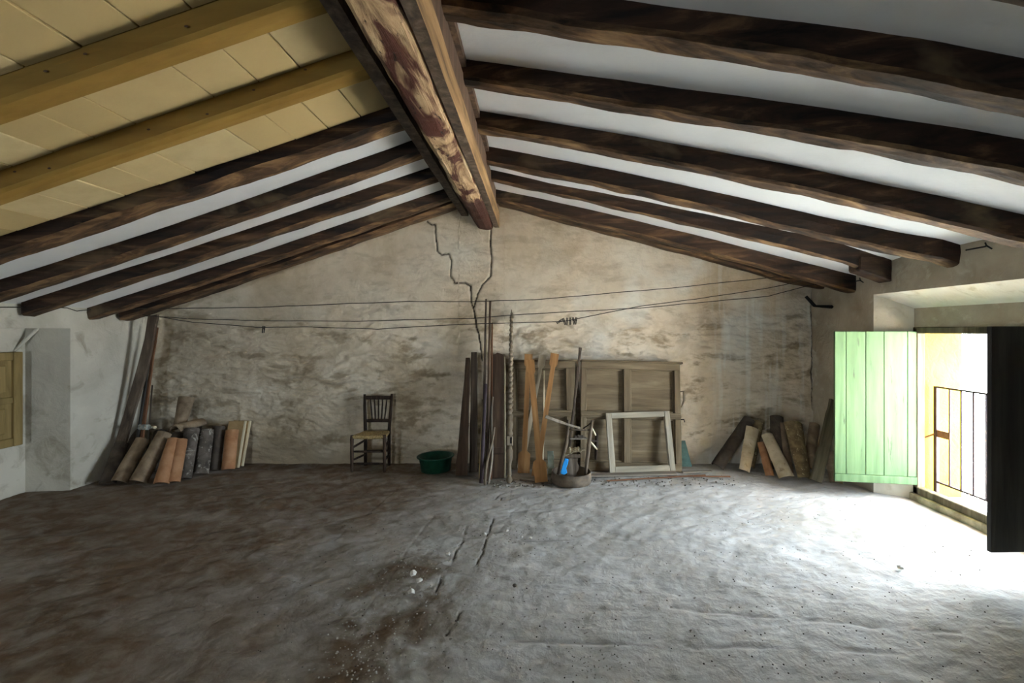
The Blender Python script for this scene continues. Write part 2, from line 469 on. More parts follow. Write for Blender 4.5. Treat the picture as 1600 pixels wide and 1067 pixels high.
# =================================================================== THE SETTING
# ---- floor: uneven screed with ruts, cracks and a dirty strip
def make_floor():
    gx = np.concatenate([np.linspace(-5.3, -4.0, 50), np.linspace(-4.0, 3.5, 760)[1:], np.linspace(3.5, 4.16, 24)[1:]])
    gy = np.concatenate([np.linspace(-3.8, .9, 60), np.linspace(.9, 5.95, 520)[1:]])
    X, Y = np.meshgrid(gx, gy)
    def fl(pts, s=2.909, x0=500, y0=740):
        return [tuple(F(x0 + a / s, y0 + b / s)[:2]) for a, b in pts]
    c1 = fl([(820, 85), (770, 150), (680, 185), (660, 260), (650, 300), (620, 340), (605, 390), (570, 440), (550, 490), (525, 545)])
    c2 = fl([(830, 100), (790, 190), (770, 250), (745, 310), (735, 350), (715, 400), (722, 430), (690, 490)])
    c3 = fl([(640, 620), (620, 655), (580, 715)])
    c4 = fl([(570, 90), (530, 170), (470, 240), (400, 340), (340, 440), (290, 510), (220, 600), (130, 740)])
    c5 = fl([(560, 740), (800, 742), (1100, 758), (1600, 766), (2100, 780), (2600, 800)])
    c6 = fl([(870, 70), (850, 380), (800, 560), (720, 800), (690, 951)])
    c7 = fl([(850, 300), (1300, 293), (1600, 295)])
    c8 = fl([(330, 80), (200, 190), (60, 300)])
    c9 = fl([(1600, 590), (1900, 625), (2300, 660), (2900, 710)])
    wx = X + .03 * (fbm(X * 6, Y * 6, 5) - .5); wy = Y + .03 * (fbm(X * 6, Y * 6, 15) - .5)
    z = .022 * (fbm(X * .8, Y * .8, 3, 3) - .5)
    z += .024 * (fbm(X * 2.4 + Y * .6, Y * 4.6 - X * .9, 21, 4) - .5)
    z += .015 * (fbm(X * 8 + Y * 2, Y * 14 - X * 4, 31, 3) - .5)
    crack = np.zeros_like(X)
    for pts, w, d in ((c1, .006, .008), (c2, .005, .008), (c3, .006, .008)):
        dd = polydist(wx, wy, pts)
        br = sstep(.38, .58, fbm(X * 5, Y * 5, 89)); crack = np.maximum(crack, br * (1 - sstep(w * .5, w * 1.4, dd))); z -= d * br * (1 - sstep(w * .4, w * 1.8, dd))
    for pts, w, d in ((c4, .008, .003), (c5, .016, .007), (c6, .005, .002), (c7, .016, .003), (c8, .008, .004), (c9, .016, .006)):
        dd = polydist(wx, wy, pts); z -= d * sstep(.3, .6, fbm(X * 3, Y * 3, 87)) * (1 - sstep(w * .3, w * 1.8, dd))
        crack = np.maximum(crack, .3 * sstep(.35, .6, fbm(X * 4, Y * 4, 88)) * (1 - sstep(w * .3, w * .9, dd)))
    pile = polydist(X, Y, c4[3:]) ; rub = (1 - sstep(.05, .55, polydist(X, Y, fl([(420, 480), (330, 700), (250, 930)]))))
    z += rub * .018 * (fbm(X * 14, Y * 14, 41, 3) - .35)
    z -= z.max() * .75
    z = np.where((Y > 4.75) | (X < -4.0), np.minimum(z, 0), np.minimum(z, .004))
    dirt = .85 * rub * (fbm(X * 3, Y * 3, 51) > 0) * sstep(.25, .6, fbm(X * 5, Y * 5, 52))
    side = 1 - sstep(-2.2, .3, X + .35 * (fbm(X * .9, Y * .9, 61) - .5) * 2 - .12 * (Y - 3))  # dim, warmly lit left half: its brown is put into the floor colour
    dirt = np.clip(dirt + (.95 * side) * (0.5 + fbm(X * 1.4, Y * 2.2, 71)) + .25 * (1 - sstep(0.0, .5, WALL_Y - Y)), 0, 1)  # dirt strip plus that painted left shade; also browner towards the gable
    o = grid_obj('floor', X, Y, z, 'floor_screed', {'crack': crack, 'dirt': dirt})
    return tag(struct(o), 'uneven grey and brown screed floor with cracks, dirt and brown shade painted on the left')
floor = make_floor()

# ---- back wall: lumpy lime plaster gable with two cracks that meet
def make_back_wall():
    nx, nz = 820, 330
    gx = np.linspace(LEFT_X - .25, RIGHT_X + .25, nx); t = np.linspace(0, 1, nz)
    top = np.where(gx < -.69, sl(np.minimum(gx, -.69)), sr(gx) - .10) + .06
    top = np.maximum(top, np.where((gx > -.95) & (gx < -.4), 3.34, 0))
    X = np.repeat(gx[None], nz, 0); Z = t[:, None] * (top[None] + .05) - .05
    def w(pts): return [(P(a, b, WALL_Y).x, P(a, b, WALL_Y).z) for a, b in pts]
    def w6(pts): return w([(400 + a / 3.5575, 280 + b / 3.5575) for a, b in pts])
    cr = [w6([(950, 235), (975, 255), (995, 252), (1000, 330), (1005, 400), (1030, 420), (1072, 415), (1085, 450), (1080, 540), (1105, 575), (1160, 575), (1192, 595), (1197, 680), (1215, 745), (1222, 810), (1240, 870), (1248, 930), (1255, 1010)]),
          w6([(1305, 285), (1300, 350), (1310, 440), (1305, 540), (1260, 580), (1230, 640), (1210, 720)]),
          w([(1271, 452), (1269, 480), (1270, 520), (1268, 580), (1270, 640)])]
    wx = X + .016 * (fbm(X * 14, Z * 14, 5) - .5); wz = Z + .016 * (fbm(X * 14, Z * 14, 9) - .5)
    crack = np.zeros_like(X); groove = np.zeros_like(X)
    for k_, pts in enumerate(cr):
        dd = polydist(wx, wz, pts); tw = .0062 + .004 * fbm(X * 3, Z * 3, 77)
        crack = np.maximum(crack, 1 - sstep(tw * .5, tw * 1.3, dd)); groove = np.maximum(groove, 1 - sstep(.004, .016, dd))
    u = X + .22 * (fbm(X * 1.7, Z * 1.7, 201) - .5); v = Z + .16 * (fbm(X * 1.7, Z * 1.7, 211) - .5)
    rid = 1 - np.abs(2 * fbm(u * 2.6, v * 7.5, 221, 4) - 1)
    lumps = fbm(u * 4.5, v * 12, 231, 4)
    zone = .35 + .65 * (1 - sstep(1.5, 2.1, Z)) * sstep(-.1, .25, Z)
    d = .030 * (fbm(X * .8, Z * .9, 241, 3) - .5) + zone * (.030 * (rid - .7) + .036 * (lumps - .5) + .012 * (fbm(u * 14, v * 26, 236, 3) - .5))
    d -= .02 * groove
    Y = WALL_Y - np.clip(d, -.035, .035)
    stain = sstep(.52, .74, fbm(u * 3.2, v * 8.5, 251, 6, .66)) * zone * .85
    for (px, py, rx, rz, a) in ((440, 670, .34, .18, .8), (520, 690, .22, .16, .8), (545, 655, .10, .22, .5), (280, 540, .7, .18, .35), (840, 400, .3, .1, .25), (1130, 510, .55, .16, .4), (1040, 530, .35, .05, .5), (1230, 520, .3, .2, .35)):
        c = P(px, py, WALL_Y); g = np.exp(-((X - c.x) / rx) ** 2 - ((Z - c.z) / rz) ** 2)
        stain = np.maximum(stain, a * g * sstep(.42, .62, fbm(X * 9, Z * 11, 261, 4)) * 1.2)
    stain = np.clip(stain, 0, .9)
    damp_brown = np.clip(.6 * (1 - sstep(.0, .35, Z + .3 * (fbm(X * 2, Z * 2, 271) - .5))) + .5 * (1 - sstep(-4.4, .2, X)) * (1 - sstep(1.2, 2.5, Z)) * (.4 + fbm(X * 1.2, Z * 1.2, 281)), 0, .8)  # damp band at the base, plus a browner tone towards the lower left
    lime = np.clip(.35 * sstep(.5, .75, fbm(X * 18, Z * 1.3, 291, 3)) * sstep(1.9, 2.3, X) + .55 * sstep(.5, .75, fbm(X * 1.6, Z * 1.6, 301)) * sstep(-.6, 1.2, X), 0, .8)
    o = grid_obj('wall_back', X, Y, Z, 'back_wall_plaster', {'crack': crack, 'stain': stain, 'damp_brown': damp_brown, 'lime': lime})
    return tag(struct(o), 'lumpy stained plaster gable wall with branching cracks')
wall_back = make_back_wall()

def plan_prism(poly, z0, z1):
    n = len(poly)
    v = [(x, y, z0) for x, y in poly] + [(x, y, z1) for x, y in poly]
    return v, [tuple(range(n))[::-1], tuple(range(n, 2 * n))] + [(i, (i + 1) % n, (i + 1) % n + n, i + n) for i in range(n)]

# ---- right wall with the splayed window recess
WY0, WY1, WZ1 = 3.00, 4.52, 1.625        # window opening
vf = merge(plan_prism([(RIGHT_X, 6.0), (RIGHT_X, 4.70), (3.60, WY1), (3.68, WY1), (4.10, WY1 + .05), (4.10, 6.0)], -.2, 2.42),
           plan_prism([(RIGHT_X, REAR_Y - .3), (RIGHT_X, 2.80), (3.60, WY0), (3.68, WY0), (4.10, WY0 - .05), (4.10, REAR_Y - .3)], -.2, 2.42))
lint = [(RIGHT_X, 1.955), (3.60, 1.81), (3.60, WZ1), (4.10, WZ1), (4.10, 2.42), (RIGHT_X, 2.42)]
vf = merge(vf, ([(x, 2.80, z) for x, z in lint] + [(x, 4.70, z) for x, z in lint],
                [tuple(range(6)), tuple(range(11, 5, -1))] + [(i, i + 6, (i + 1) % 6 + 6, (i + 1) % 6) for i in range(6)]))
wr = link('wall_right', mesh_of('wall_right', vf[0], vf[1], 'right_wall_plaster'))
tag(struct(wr), 'stained plaster side wall with a deep splayed window recess')
wr.data.materials.append(MATS['niche_plaster']); wr.data.materials.append(MATS['ochre_plaster'])
for p in wr.data.polygons:
    c = p.center; nn = p.normal
    if 3.34 < c.x < 3.61 and 2.7 < c.y < 4.75 and (abs(nn.y) > .1 or abs(nn.z) > .1) and abs(c.x - RIGHT_X) > .02: p.material_index = 1
    if c.x > 3.605 and 2.7 < c.y < 4.75 and abs(nn.x) < .5: p.material_index = 2
# threshold stone of the window
st = link('trim_1', mesh_of('trim_1', *chamfer(box((3.56, WY0 - .02, -.02), (3.80, WY1 + .02, .055)), .01), 'threshold_stone'))
tag(struct(st), 'worn pale threshold under the open window')

# ---- left wall with a recess round the closed window
nich = [(-5.55, 6.0), (LEFT_X, 6.0), (LEFT_X, 4.77), (-5.10, 4.72), (-5.10, 2.95), (LEFT_X, 2.85), (LEFT_X, REAR_Y - .3), (-5.55, REAR_Y - .3)]
vf = merge(plan_prism(nich, -.2, 1.62), plan_prism([(-5.55, 6.0), (LEFT_X, 6.0), (LEFT_X, REAR_Y - .3), (-5.55, REAR_Y - .3)], 1.62, 2.05))
wl = link('wall_left', mesh_of('wall_left', vf[0], vf[1], 'side_wall_plaster'))
tag(struct(wl), 'whitewashed side wall with a shallow window recess')
seam = tube([P(22, 549, 4.62), P(40, 531, 4.68), P(57, 515, 4.72), P(60, 512, 4.74)], [.012, .016, .016, .012], 8)
o = link('plaster_rib', mesh_of('plaster_rib', seam[0], seam[1], 'side_wall_plaster', True), wl)

# ---- rear wall, behind the camera, with the small opening added for fill light
def wall_with_holes(x0, x1, z0, z1, y0, y1, holes):
    parts = []; xs = [x0]
    for (a, b, c, d) in holes:
        parts += [box((xs[-1], y0, z0), (a, y1, z1)), box((a, y0, z0), (b, y1, c)), box((a, y0, d), (b, y1, z1))]; xs.append(b)
    parts.append(box((xs[-1], y0, z0), (x1, y1, z1))); return merge(*parts)
vf = wall_with_holes(-5.3, 3.9, -.2, 3.6, REAR_Y - .25, REAR_Y, REAR)
tag(struct(link('wall_rear', mesh_of('wall_rear', vf[0], vf[1], 'side_wall_plaster'))), 'rear wall with a small fill light opening added behind the viewpoint')

# ---- ceiling slopes
def slope(name, x0, x1, fn, y0, y1, mat, label, amp=.012, seed=3):
    nx = 60; ny = max(8, int((y1 - y0) * 16))
    X, Y = np.meshgrid(np.linspace(x0, x1, nx), np.linspace(y0, y1, ny))
    Z = fn(X) + (drop(Y) if fn is sr else 0) + amp * (fbm(X * 1.3 + 3, Y * 1.3 + 9, seed) - .5) * 2
    o = grid_obj(name, X, Y, Z, mat)
    m = o.modifiers.new('thickness', 'SOLIDIFY'); m.thickness = .12; m.offset = 1.0
    return tag(struct(o), label)
TILE_Y = 3.22
slope('ceiling_right', -.60, 3.50, sr, REAR_Y - .2, 5.95, 'soffit_plaster', 'whitewashed plaster between the dark rafters of the right slope')
slope('ceiling_left', -4.95, -.75, sl, TILE_Y, 5.95, 'soffit_plaster', 'whitewashed plaster between the dark rafters of the left slope', seed=8)
deck = slope('ceiling_tiled', -4.95, -.75, lambda X: sl(X) + .02, REAR_Y - .2, TILE_Y, 'deck_mortar', 'tan ceramic tile ceiling between the new yellow beams', .002)

# ceramic tiles of the repaired bays, each laid singly
def deck_tiles():
    cs = math.cos(math.atan(.345)); proto = {}
    R = random.Random(4)
    rows = [(1.30, 1.66), (1.66, 1.995), (2.11, 2.24), (2.24, 2.56), (2.66, 2.80), (2.80, 3.20)]
    for ri, (ya, yb) in enumerate(rows):
        x = -4.62 + R.uniform(0, .12)
        while x < -.90:
            w = R.choice((.22, .22, .24, .42))
            if x + w > -.80: w = -.80 - x
            if w < .05: break
            key = (round(w, 3), ri)
            if key not in proto:
                proto[key] = mesh_of('ceiling_tile', *chamfer(box((0, 0, 0), (w / cs - .006, yb - ya - .006, .02)), .003), 'ceiling_tile')
            z = sl(x) - .006 - R.choice((0, 0, .002, .004))
            M = Matrix.Translation((x, ya, z)) @ Matrix.Rotation(-math.atan(.345), 4, 'Y')
            link('ceiling_tile', proto[key], deck, M)
            x += w
deck_tiles()

# ---- rafters
def rafter_mesh(pts, fn_top, w, amp, seed, dz=0.0, end_round=True):
    """pts: (X, Yfar, Zbottom) samples along X; cross-section runs from the underside up into the ceiling"""
    pts = sorted(pts); xs = np.array([p[0] for p in pts]); ys = np.array([p[1] for p in pts]); zs = np.array([p[2] for p in pts])
    n = max(24, int((xs[-1] - xs[0]) * 16)); secs = []
    for i in range(n + 1):
        x = xs[0] + (xs[-1] - xs[0]) * i / n
        yf = np.interp(x, xs, ys); zb = np.interp(x, xs, zs); zt = max(fn_top(x) + (float(drop(yf)) if fn_top is sr else 0) + .03, zb + .06)
        c = w * .13; s_ = []
        prof = [(0, 0 + c), (0 - c, 0), (-w / 2, -.004), (-w + c, 0), (-w, c), (-w - .003, .5), (-w, 1), (0, 1), (.003, .5)]
        for (py, pz) in prof:
            y = yf + py; z = zb + (pz if abs(pz) < .3 else (zt - zb) * pz)
            nv = mnoise.noise_vector(Vector((x * 3.2 + seed * 9, py * 9 + seed, pz * 5)))
            nb = mnoise.noise_vector(Vector((x * 11 + seed * 5, py * 20, pz * 9)))
            a = amp if pz != 1 else 0
            s_.append((x, y + (nv.y + .35 * nb.y) * a, z + (nv.z + .35 * nb.z) * a))
        secs.append(s_)
    return loft(secs)
RPIX = {1: [(690, 38), (800, 53), (1000, 84), (1200, 112), (1400, 145), (1600, 194)],
        2: [(720, 136), (800, 150), (1000, 187), (1200, 217), (1340, 238), (1471, 265), (1600, 290)],
        3: [(741, 207), (860, 230), (1000, 256), (1131, 283), (1260, 310), (1340, 328), (1434, 348), (1509, 368)],
        4: [(757, 253), (860, 280), (1000, 311), (1131, 342), (1260, 374), (1311, 384), (1394, 397), (1469, 406)],
        5: [(764, 278), (860, 307), (1000, 338.5), (1131, 369), (1260, 395), (1311, 409)]}
ORD = {1: 'fifth', 2: 'fourth', 3: 'third', 4: 'second'}
def straighten(pts, k_=.55):
    """ease the traced depths towards a straight timber"""
    X = np.array([p[0] for p in pts]); Y = np.array([p[1] for p in pts]); a, b = np.polyfit(X, Y, 1)
    return [(x, y * (1 - k_) + (a * x + b) * k_) for x, y in pts], a, b
RL = {0: 'dark rough rafter on the right slope cut off by the top right picture corner',
      1: 'thickest dark rafter on the right slope, nearest whole one to the viewer',
      2: 'dark rafter on the right slope, second whole one from the viewer',
      3: 'mottled dark rafter on the right slope running out above the window recess',
      4: 'rough dark rafter on the right slope with a ragged pale lower edge at its end',
      5: 'slender wavy rafter on the right slope ending on a wooden block',
      6: 'reddish brown rafter on the right slope just before the gable wall',
      7: 'rafter on the right slope lying against the gable wall'}
for i in range(0, 6):
    if i == 0:
        (xa, ya), (xb, yb) = solve(1492, 0, zr), solve(1600, 21, zr); g = -.17
        sol = [(-.46, ya + g * (-.46 - xa)), (xa, ya), (xb, yb), (3.39, yb + g * (3.39 - xb))]
    else:
        sol, a, b = straighten([solve(x, y, zr, .5 if i == 5 else 1) for x, y in RPIX[i]])
        if i < 5: sol.append((3.39, a * 3.39 + b if i < 4 else sol[-1][1]))
        else: sol.append((3.39, sol[-1][1] + .02))
    pts = [(x, y, zr(x) + float(drop(y)) * (.5 if i == 5 else 1)) for x, y in sol]
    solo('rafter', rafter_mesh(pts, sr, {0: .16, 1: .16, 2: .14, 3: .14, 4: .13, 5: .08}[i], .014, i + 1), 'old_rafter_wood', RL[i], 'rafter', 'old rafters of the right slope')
pts = [(x, y, zr(x) + float(drop(y)) + .0) for x, y in ((-.46, 5.46), (1.4, 5.38), (2.6, 5.24), (3.39, 5.10))]
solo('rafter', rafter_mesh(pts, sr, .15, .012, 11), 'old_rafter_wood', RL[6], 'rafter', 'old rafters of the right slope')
pts = []
for x, y in [(780, 323), (909, 358), (1000, 381), (1131, 416), (1215, 440), (1270, 452)]:
    p = P(x, y, 5.66); pts.append((p.x, p.y, p.z))
pts.append((3.39, 5.66, pts[-1][2] - .01))
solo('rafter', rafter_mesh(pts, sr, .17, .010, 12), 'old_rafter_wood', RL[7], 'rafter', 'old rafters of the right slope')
# block under the end of the slender rafter
solo('corbel_block', chamfer(loft([[(3.02, 4.43, 2.16), (3.02, 4.60, 2.16), (3.02, 4.60, 2.30), (3.02, 4.43, 2.30)],
                                   [(3.34, 4.45, 2.055), (3.34, 4.62, 2.055), (3.34, 4.62, 2.30), (3.34, 4.45, 2.30)]]), .012), 'old_rafter_wood',
     'wooden wedge block under the end of the slender wavy rafter', 'block')

LL = {1: 'broad tan and dark rafter on the left slope beside the tiled bays',
      2: 'dark rafter on the left slope running out at the left picture edge',
      3: 'dark rafter on the left slope with its sawn end over the window recess',
      4: 'dark rafter on the left slope, last but one before the gable wall',
      5: 'dark rafter on the left slope lying against the gable wall'}
LD = {1: [(-4.72, 3.28), (-3.73, 3.30), (-1.99, 3.36), (-.84, 3.37)], 2: [(-4.72, 3.84), (-3.77, 3.92), (-2.6, 3.95), (-.84, 3.93)],
      3: [(-4.66, 4.41), (-4.23, 4.43), (-2.73, 4.50), (-.84, 4.52)], 4: [(-4.72, 5.10), (-3.15, 5.20), (-.84, 5.22)],
      5: [(-4.66, 5.50), (-3.36, 5.56), (-.84, 5.52)]}
for i in range(1, 6):
    pts = [(x, y, zl(x) - (.012 if i == 5 else 0)) for x, y in LD[i]]
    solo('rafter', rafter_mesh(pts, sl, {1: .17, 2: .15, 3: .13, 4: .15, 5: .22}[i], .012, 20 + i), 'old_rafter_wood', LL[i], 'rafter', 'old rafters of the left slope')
for i, (y, lab) in enumerate(((2.115, 'new yellow sawn beam on the left slope, nearer to the viewer'), (2.665, 'new yellow sawn beam on the left slope, farther from the viewer'))):
    pts = [(-4.72, y, zl(-4.72)), (-.84, y + .01, zl(-.84))]
    yb = solo('sawn_beam', rafter_mesh(pts, sl, .13, .0015, 40 + i), 'yellow_beam_wood', lab, 'beam', 'new sawn beams')
    R = random.Random(i)
    for k_ in range(9):
        x = -4.0 + 3.0 * (k_ + R.uniform(.1, .9)) / 9; z = zl(x) + R.uniform(.03, .09)
        kn = xf(lathe([(.001, -.001), (.0055, -.0006), (.006, 0), (.001, .001)], 10), Matrix.Translation((x, y - .1325, z)) @ Matrix.Rotation(math.pi / 2, 4, 'X') @ Matrix.Diagonal((1.6, .9, 1, 1)))
        inv = yb.matrix_world.inverted()
        link('knot', mesh_of('knot', [inv @ Vector(p) for p in kn[0]], kn[1], 'dark_brown_plank'), yb)

# ---- ridge: a big weathered log flanked by rails
rid = Thing('ridge_beam', (-.62, 1.0, 2.83), 'massive weathered ridge log flanked by two long rails under the roof peak', 'beam')
def ridge_log():
    secs = []; n = 90
    for i in range(n + 1):
        y = .3 + (5.80 - .3) * i / n; s_ = []
        prof = [(-.530, 2.85), (-.540, 2.825), (-.60, 2.812), (-.685, 2.822), (-.715, 2.84), (-.765, 2.92), (-.78, 3.05), (-.77, 3.26), (-.54, 3.26), (-.535, 3.05)]
        for j, (x, z) in enumerate(prof):
            a = .016 if j < 7 else .004
            nv = mnoise.noise_vector(Vector((x * 9, y * 1.6, z * 9))); nb = mnoise.noise_vector(Vector((x * 25, y * 7, z * 25)))
            s_.append((x + (nv.x + .4 * nb.x) * a, y, z + (nv.z + .5 * nb.z) * a))
        secs.append(s_)
    return loft(secs)
rid.part('log', ridge_log(), 'ridge_log_wood')
def rail(x0, x1, z0, z1, seed, amp=.006):
    secs = []
    for i in range(71):
        y = .3 + 5.48 * i / 70; s_ = []
        for (x, z) in ((x0, z0), (x1, z0), (x1, z1), (x0, z1)):
            nv = mnoise.noise_vector(Vector((x * 7 + seed, y * 2.1, z * 7))); s_.append((x + nv.x * amp, y, z + nv.z * amp))
        secs.append(s_)
    return loft(secs)
rid.part('rail', rail(-.915, -.835, 2.985, 3.07, 3), 'dark_plank', label='dark rail on the left side')
rr_ = rid.part('rail', rail(-.518, -.455, 2.845, 3.02, 9), 'tan_rail', label='tan rail on the right side')
rr_.data.materials.append(MATS['dark_plank'])
for p in rr_.data.polygons:
    if p.normal.z < -.5: p.material_index = 1
rid.part('rail', rail(-.518, -.462, 3.02, 3.20, 14), 'dark_brown_plank', label='dark rail above the tan one')
rid.part('ridge_board', box((-.95, REAR_Y, 3.10), (-.76, 5.95, 3.55)), 'dark_brown_plank')
rid.part('ridge_board', box((-.78, REAR_Y, 3.24), (-.44, 5.95, 3.60)), 'dark_brown_plank')

# =================================================================== WINDOW ON THE RIGHT
w1 = bpy.data.objects.new('window_1', None); COL.objects.link(w1); w1.location = (3.62, 3.76, 0.05)
tag(struct(w1), 'open weathered window frame at floor level, white daylight beyond')
def wpart(name, vf, mat, root=w1, under=None):
    inv = Matrix.Translation(root.location).inverted()
    return link(name, mesh_of(name, [inv @ Vector(p) for p in vf[0]], vf[1], mat), under or root)
wpart('jamb', chamfer(box((3.585, WY1 - .055, .055), (3.66, WY1, WZ1)), .006), 'frame_weathered')
wpart('jamb', chamfer(box((3.585, WY0, .055), (3.66, WY0 + .055, WZ1)), .006), 'frame_weathered')
wpart('head', chamfer(box((3.585, WY0, WZ1 - .055), (3.66, WY1, WZ1 + .005)), .006), 'frame_weathered')
wpart('bottom_rail', chamfer(box((3.585, WY0, .05), (3.66, WY1, .12)), .006), 'frame_weathered')
wpart('weather_bar', chamfer(box((3.66, WY0, .05), (3.72, WY1, .085)), .006), 'frame_weathered')

def shutter(name, hinge, free, z0, z1, th, mat, edges, label, face, rail_mat, hinge_mat, group=None):
    """ledged shutter between a hinge line and a free edge (plan points)"""
    h, f = Vector((*hinge, z0)), Vector((*free, z0)); x = (f - h); W = x.length; x.normalize()
    z = Vector((0, 0, 1)); y = z.cross(x)
    M = Matrix((x, y, z)).transposed().to_4x4(); M.translation = h
    t = Thing(name, None, label, 'shutter', group, M=M)
    H = z1 - z0
    for i in range(len(edges) - 1):
        a, b = edges[i] * W, edges[i + 1] * W
        t.part('plank', chamfer(box((a + .0015, -th / 2, .075 if face else 0), (b - .0015, th / 2, H)), .0035), mat, local=True)
    if face: t.part('bottom_ledge', chamfer(box((0, -th / 2, 0), (W, th / 2 + .004 * face, .073)), .003), mat, local=True)
    s = -1
    for zz in (.16, .5, .84):
        t.part('batten', chamfer(box((.03, -th / 2 - .02, H * zz - .045), (W - .03, -th / 2, H * zz + .045)), .004), rail_mat, local=True)
    for zz in (.14, .86):
        t.part('hinge', tube([(-.004, 0, H * zz - .05), (-.004, 0, H * zz + .05)], .009, 8), hinge_mat, local=True)
    return t
shutter('window_shutter', (3.597, 4.485), (2.885, 4.60), .14, 1.59, .028, 'green_shutter_paint', [0, .12, .40, .62, .86, 1.0],
        'pale green painted plank shutter swung open into the room', 1, 'green_shutter_paint', 'rail_iron')
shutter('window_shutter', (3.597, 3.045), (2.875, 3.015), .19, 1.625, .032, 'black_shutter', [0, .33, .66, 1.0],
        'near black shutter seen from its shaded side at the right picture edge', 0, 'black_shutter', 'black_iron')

rl = Thing('balcony_railing', (3.76, 3.76, .055), 'thin iron railing across the outside of the bright window', 'railing')
Y0r, Y1r = 4.46, WY0 + .03
rl.part('post', chamfer(box((3.745, Y0r - .018, .055), (3.775, Y0r + .018, 1.075)), .003), 'rail_iron')
rl.part('post', chamfer(box((3.745, Y1r - .012, .055), (3.775, Y1r + .018, 1.075)), .003), 'rail_iron')
rl.part('top_rail', chamfer(box((3.747, Y1r, 1.06), (3.773, Y0r, 1.075)), .002), 'rail_iron')
rl.part('bottom_rail', chamfer(box((3.747, Y1r, .17), (3.773, Y0r, .185)), .002), 'rail_iron')
y = Y0r - .145
while y > Y1r + .05:
    rl.part('bar', tube([(3.76, y, .178), (3.76, y, 1.068)], .008, 8), 'rail_iron'); y -= .118
rl.part('latch_plate', chamfer(box((3.752, Y0r - .155, .60), (3.768, Y0r, .665)), .002), 'latch_rust')
rl.part('stay', tube([(3.76, Y0r, .63), (3.70, WY1 + .01, .57)], .010, 6), 'latch_rust')
# paved ground far below the window
gnd = link('pavement', mesh_of('pavement', *box((4.6, -25, -5.4), (60, 35, -5.2)), 'pavement')); tag(struct(gnd), 'pale paved street far below the window')

# ---- closed window in the left recess
w2 = bpy.data.objects.new('window_2', None); COL.objects.link(w2); w2.location = (-5.06, 4.1, .49)
tag(struct(w2), 'closed brown wooden panelled window in the left wall recess')
def w2p(n_, a, b, m='shutter_frame_brown', ch=.006): return wpart(n_, chamfer(box(a, b), ch), m, w2)
w2p('leaf', (-5.10, 3.58, .50), (-5.05, 4.60, 1.37))
w2p('frame_stile', (-5.10, 4.55, .485), (-5.02, 4.63, 1.39)); w2p('frame_stile', (-5.10, 3.55, .485), (-5.02, 3.63, 1.39))
w2p('frame_rail', (-5.10, 3.63, 1.31), (-5.025, 4.55, 1.39)); w2p('frame_rail', (-5.10, 3.63, .485), (-5.025, 4.55, .565)); w2p('frame_rail', (-5.10, 3.63, .90), (-5.03, 4.55, .96))
for (ya, yb) in ((3.68, 4.05), (4.11, 4.50)):
    w2p('panel', (-5.06, ya, .61), (-5.038, yb, .86), ch=.012); w2p('panel', (-5.06, ya, 1.0), (-5.038, yb, 1.27), ch=.012)
w2p('centre_stile', (-5.10, 4.055, .565), (-5.028, 4.105, 1.31))

# =================================================================== WIRES AND PINS
def wire(pts, label, r=.0042):
    P3 = [P(*p) for p in pts]; out = []
    for a, b in zip(P3[:-1], P3[1:]):
        for k_ in range(5): out.append(a.lerp(b, k_ / 5) + Vector((0, 0, random.uniform(-.003, .003))))
    out.append(P3[-1])
    return solo('clothes_line', tube(out, r, 6), 'wire_metal', label, 'wire', 'wires strung along the gable wall')
wire([(146, 483, 4.98), (245, 482, 5.36), (400, 480, 5.45), (480, 477, 5.5), (640, 471, 5.5), (740, 471, 5.5), (840, 468, 5.5), (950, 458, 5.5), (1050, 450, 5.5), (1200, 434, 5.45), (1290, 427, 5.42)], 'topmost wire strung across the gable wall')
wire([(206, 492, 5.43), (300, 498, 5.5), (400, 501, 5.5), (560, 502, 5.5), (740, 497, 5.5), (835, 490, 5.5), (1000, 481, 5.5), (1110, 471, 5.45), (1200, 463, 5.40), (1300, 437, 5.30)], 'middle wire strung across the gable wall')
wire([(200, 488, 5.36), (300, 503, 5.40), (400, 511, 5.42), (480, 511, 5.42), (590, 514, 5.42), (740, 506, 5.42), (880, 502, 5.42), (1000, 478, 5.40), (1110, 464, 5.35), (1200, 450, 5.30), (1320, 425, 5.10)], 'lowest wire across the gable wall, carrying the clothes pegs')
w = [P(-60, 478, 3.86), P(0, 480, 4.10), P(60, 480, 4.42), P(105, 481, 4.70), P(120, 486, 4.80), P(146, 483, 4.98)]
solo('wall_wire', tube(w, .0042, 6), 'wire_metal', 'short wire along the top of the left wall', 'wire')
def peg(px, py, Y, tilt, label):
    b = P(px, py, Y); M = Matrix.Translation(b) @ Matrix.Rotation(tilt, 4, 'Y')
    t = Thing('clothes_peg', None, label, 'clothes peg', 'clothes pegs on the lowest wire', M=M)
    t.part('leg', chamfer(box((-.011, -.012, -.055), (-.002, 0, .030)), .002), 'pin_wood', local=True)
    t.part('leg', chamfer(box((.002, 0, -.055), (.011, .012, .030)), .002), 'pin_wood', local=True)
    t.part('spring', tube([(-.013, 0, -.005), (.013, 0, -.005)], .006, 6), 'pin_wood', local=True)
pl = ['leftmost of the six dark pegs clustered on the lowest wire', 'second of the six clustered dark pegs', 'third of the six clustered dark pegs', 'fourth of the six clustered dark pegs', 'fifth of the six clustered dark pegs', 'rightmost of the six clustered dark pegs']
for i, (x, ti) in enumerate(((876, 1.0), (881, -.35), (886, .1), (891, 0), (896, -.2), (900, .15))):
    peg(x, 501 - (x - 876) * .06, 5.42, ti, pl[i] + ' before the gable wall')
peg(412, 513, 5.42, .1, 'single dark peg on the left half of the lowest wire')
b0, b1, b2 = P(1259, 463, 5.66), P(1273, 478, 5.62), P(1300, 479.5, 5.32)
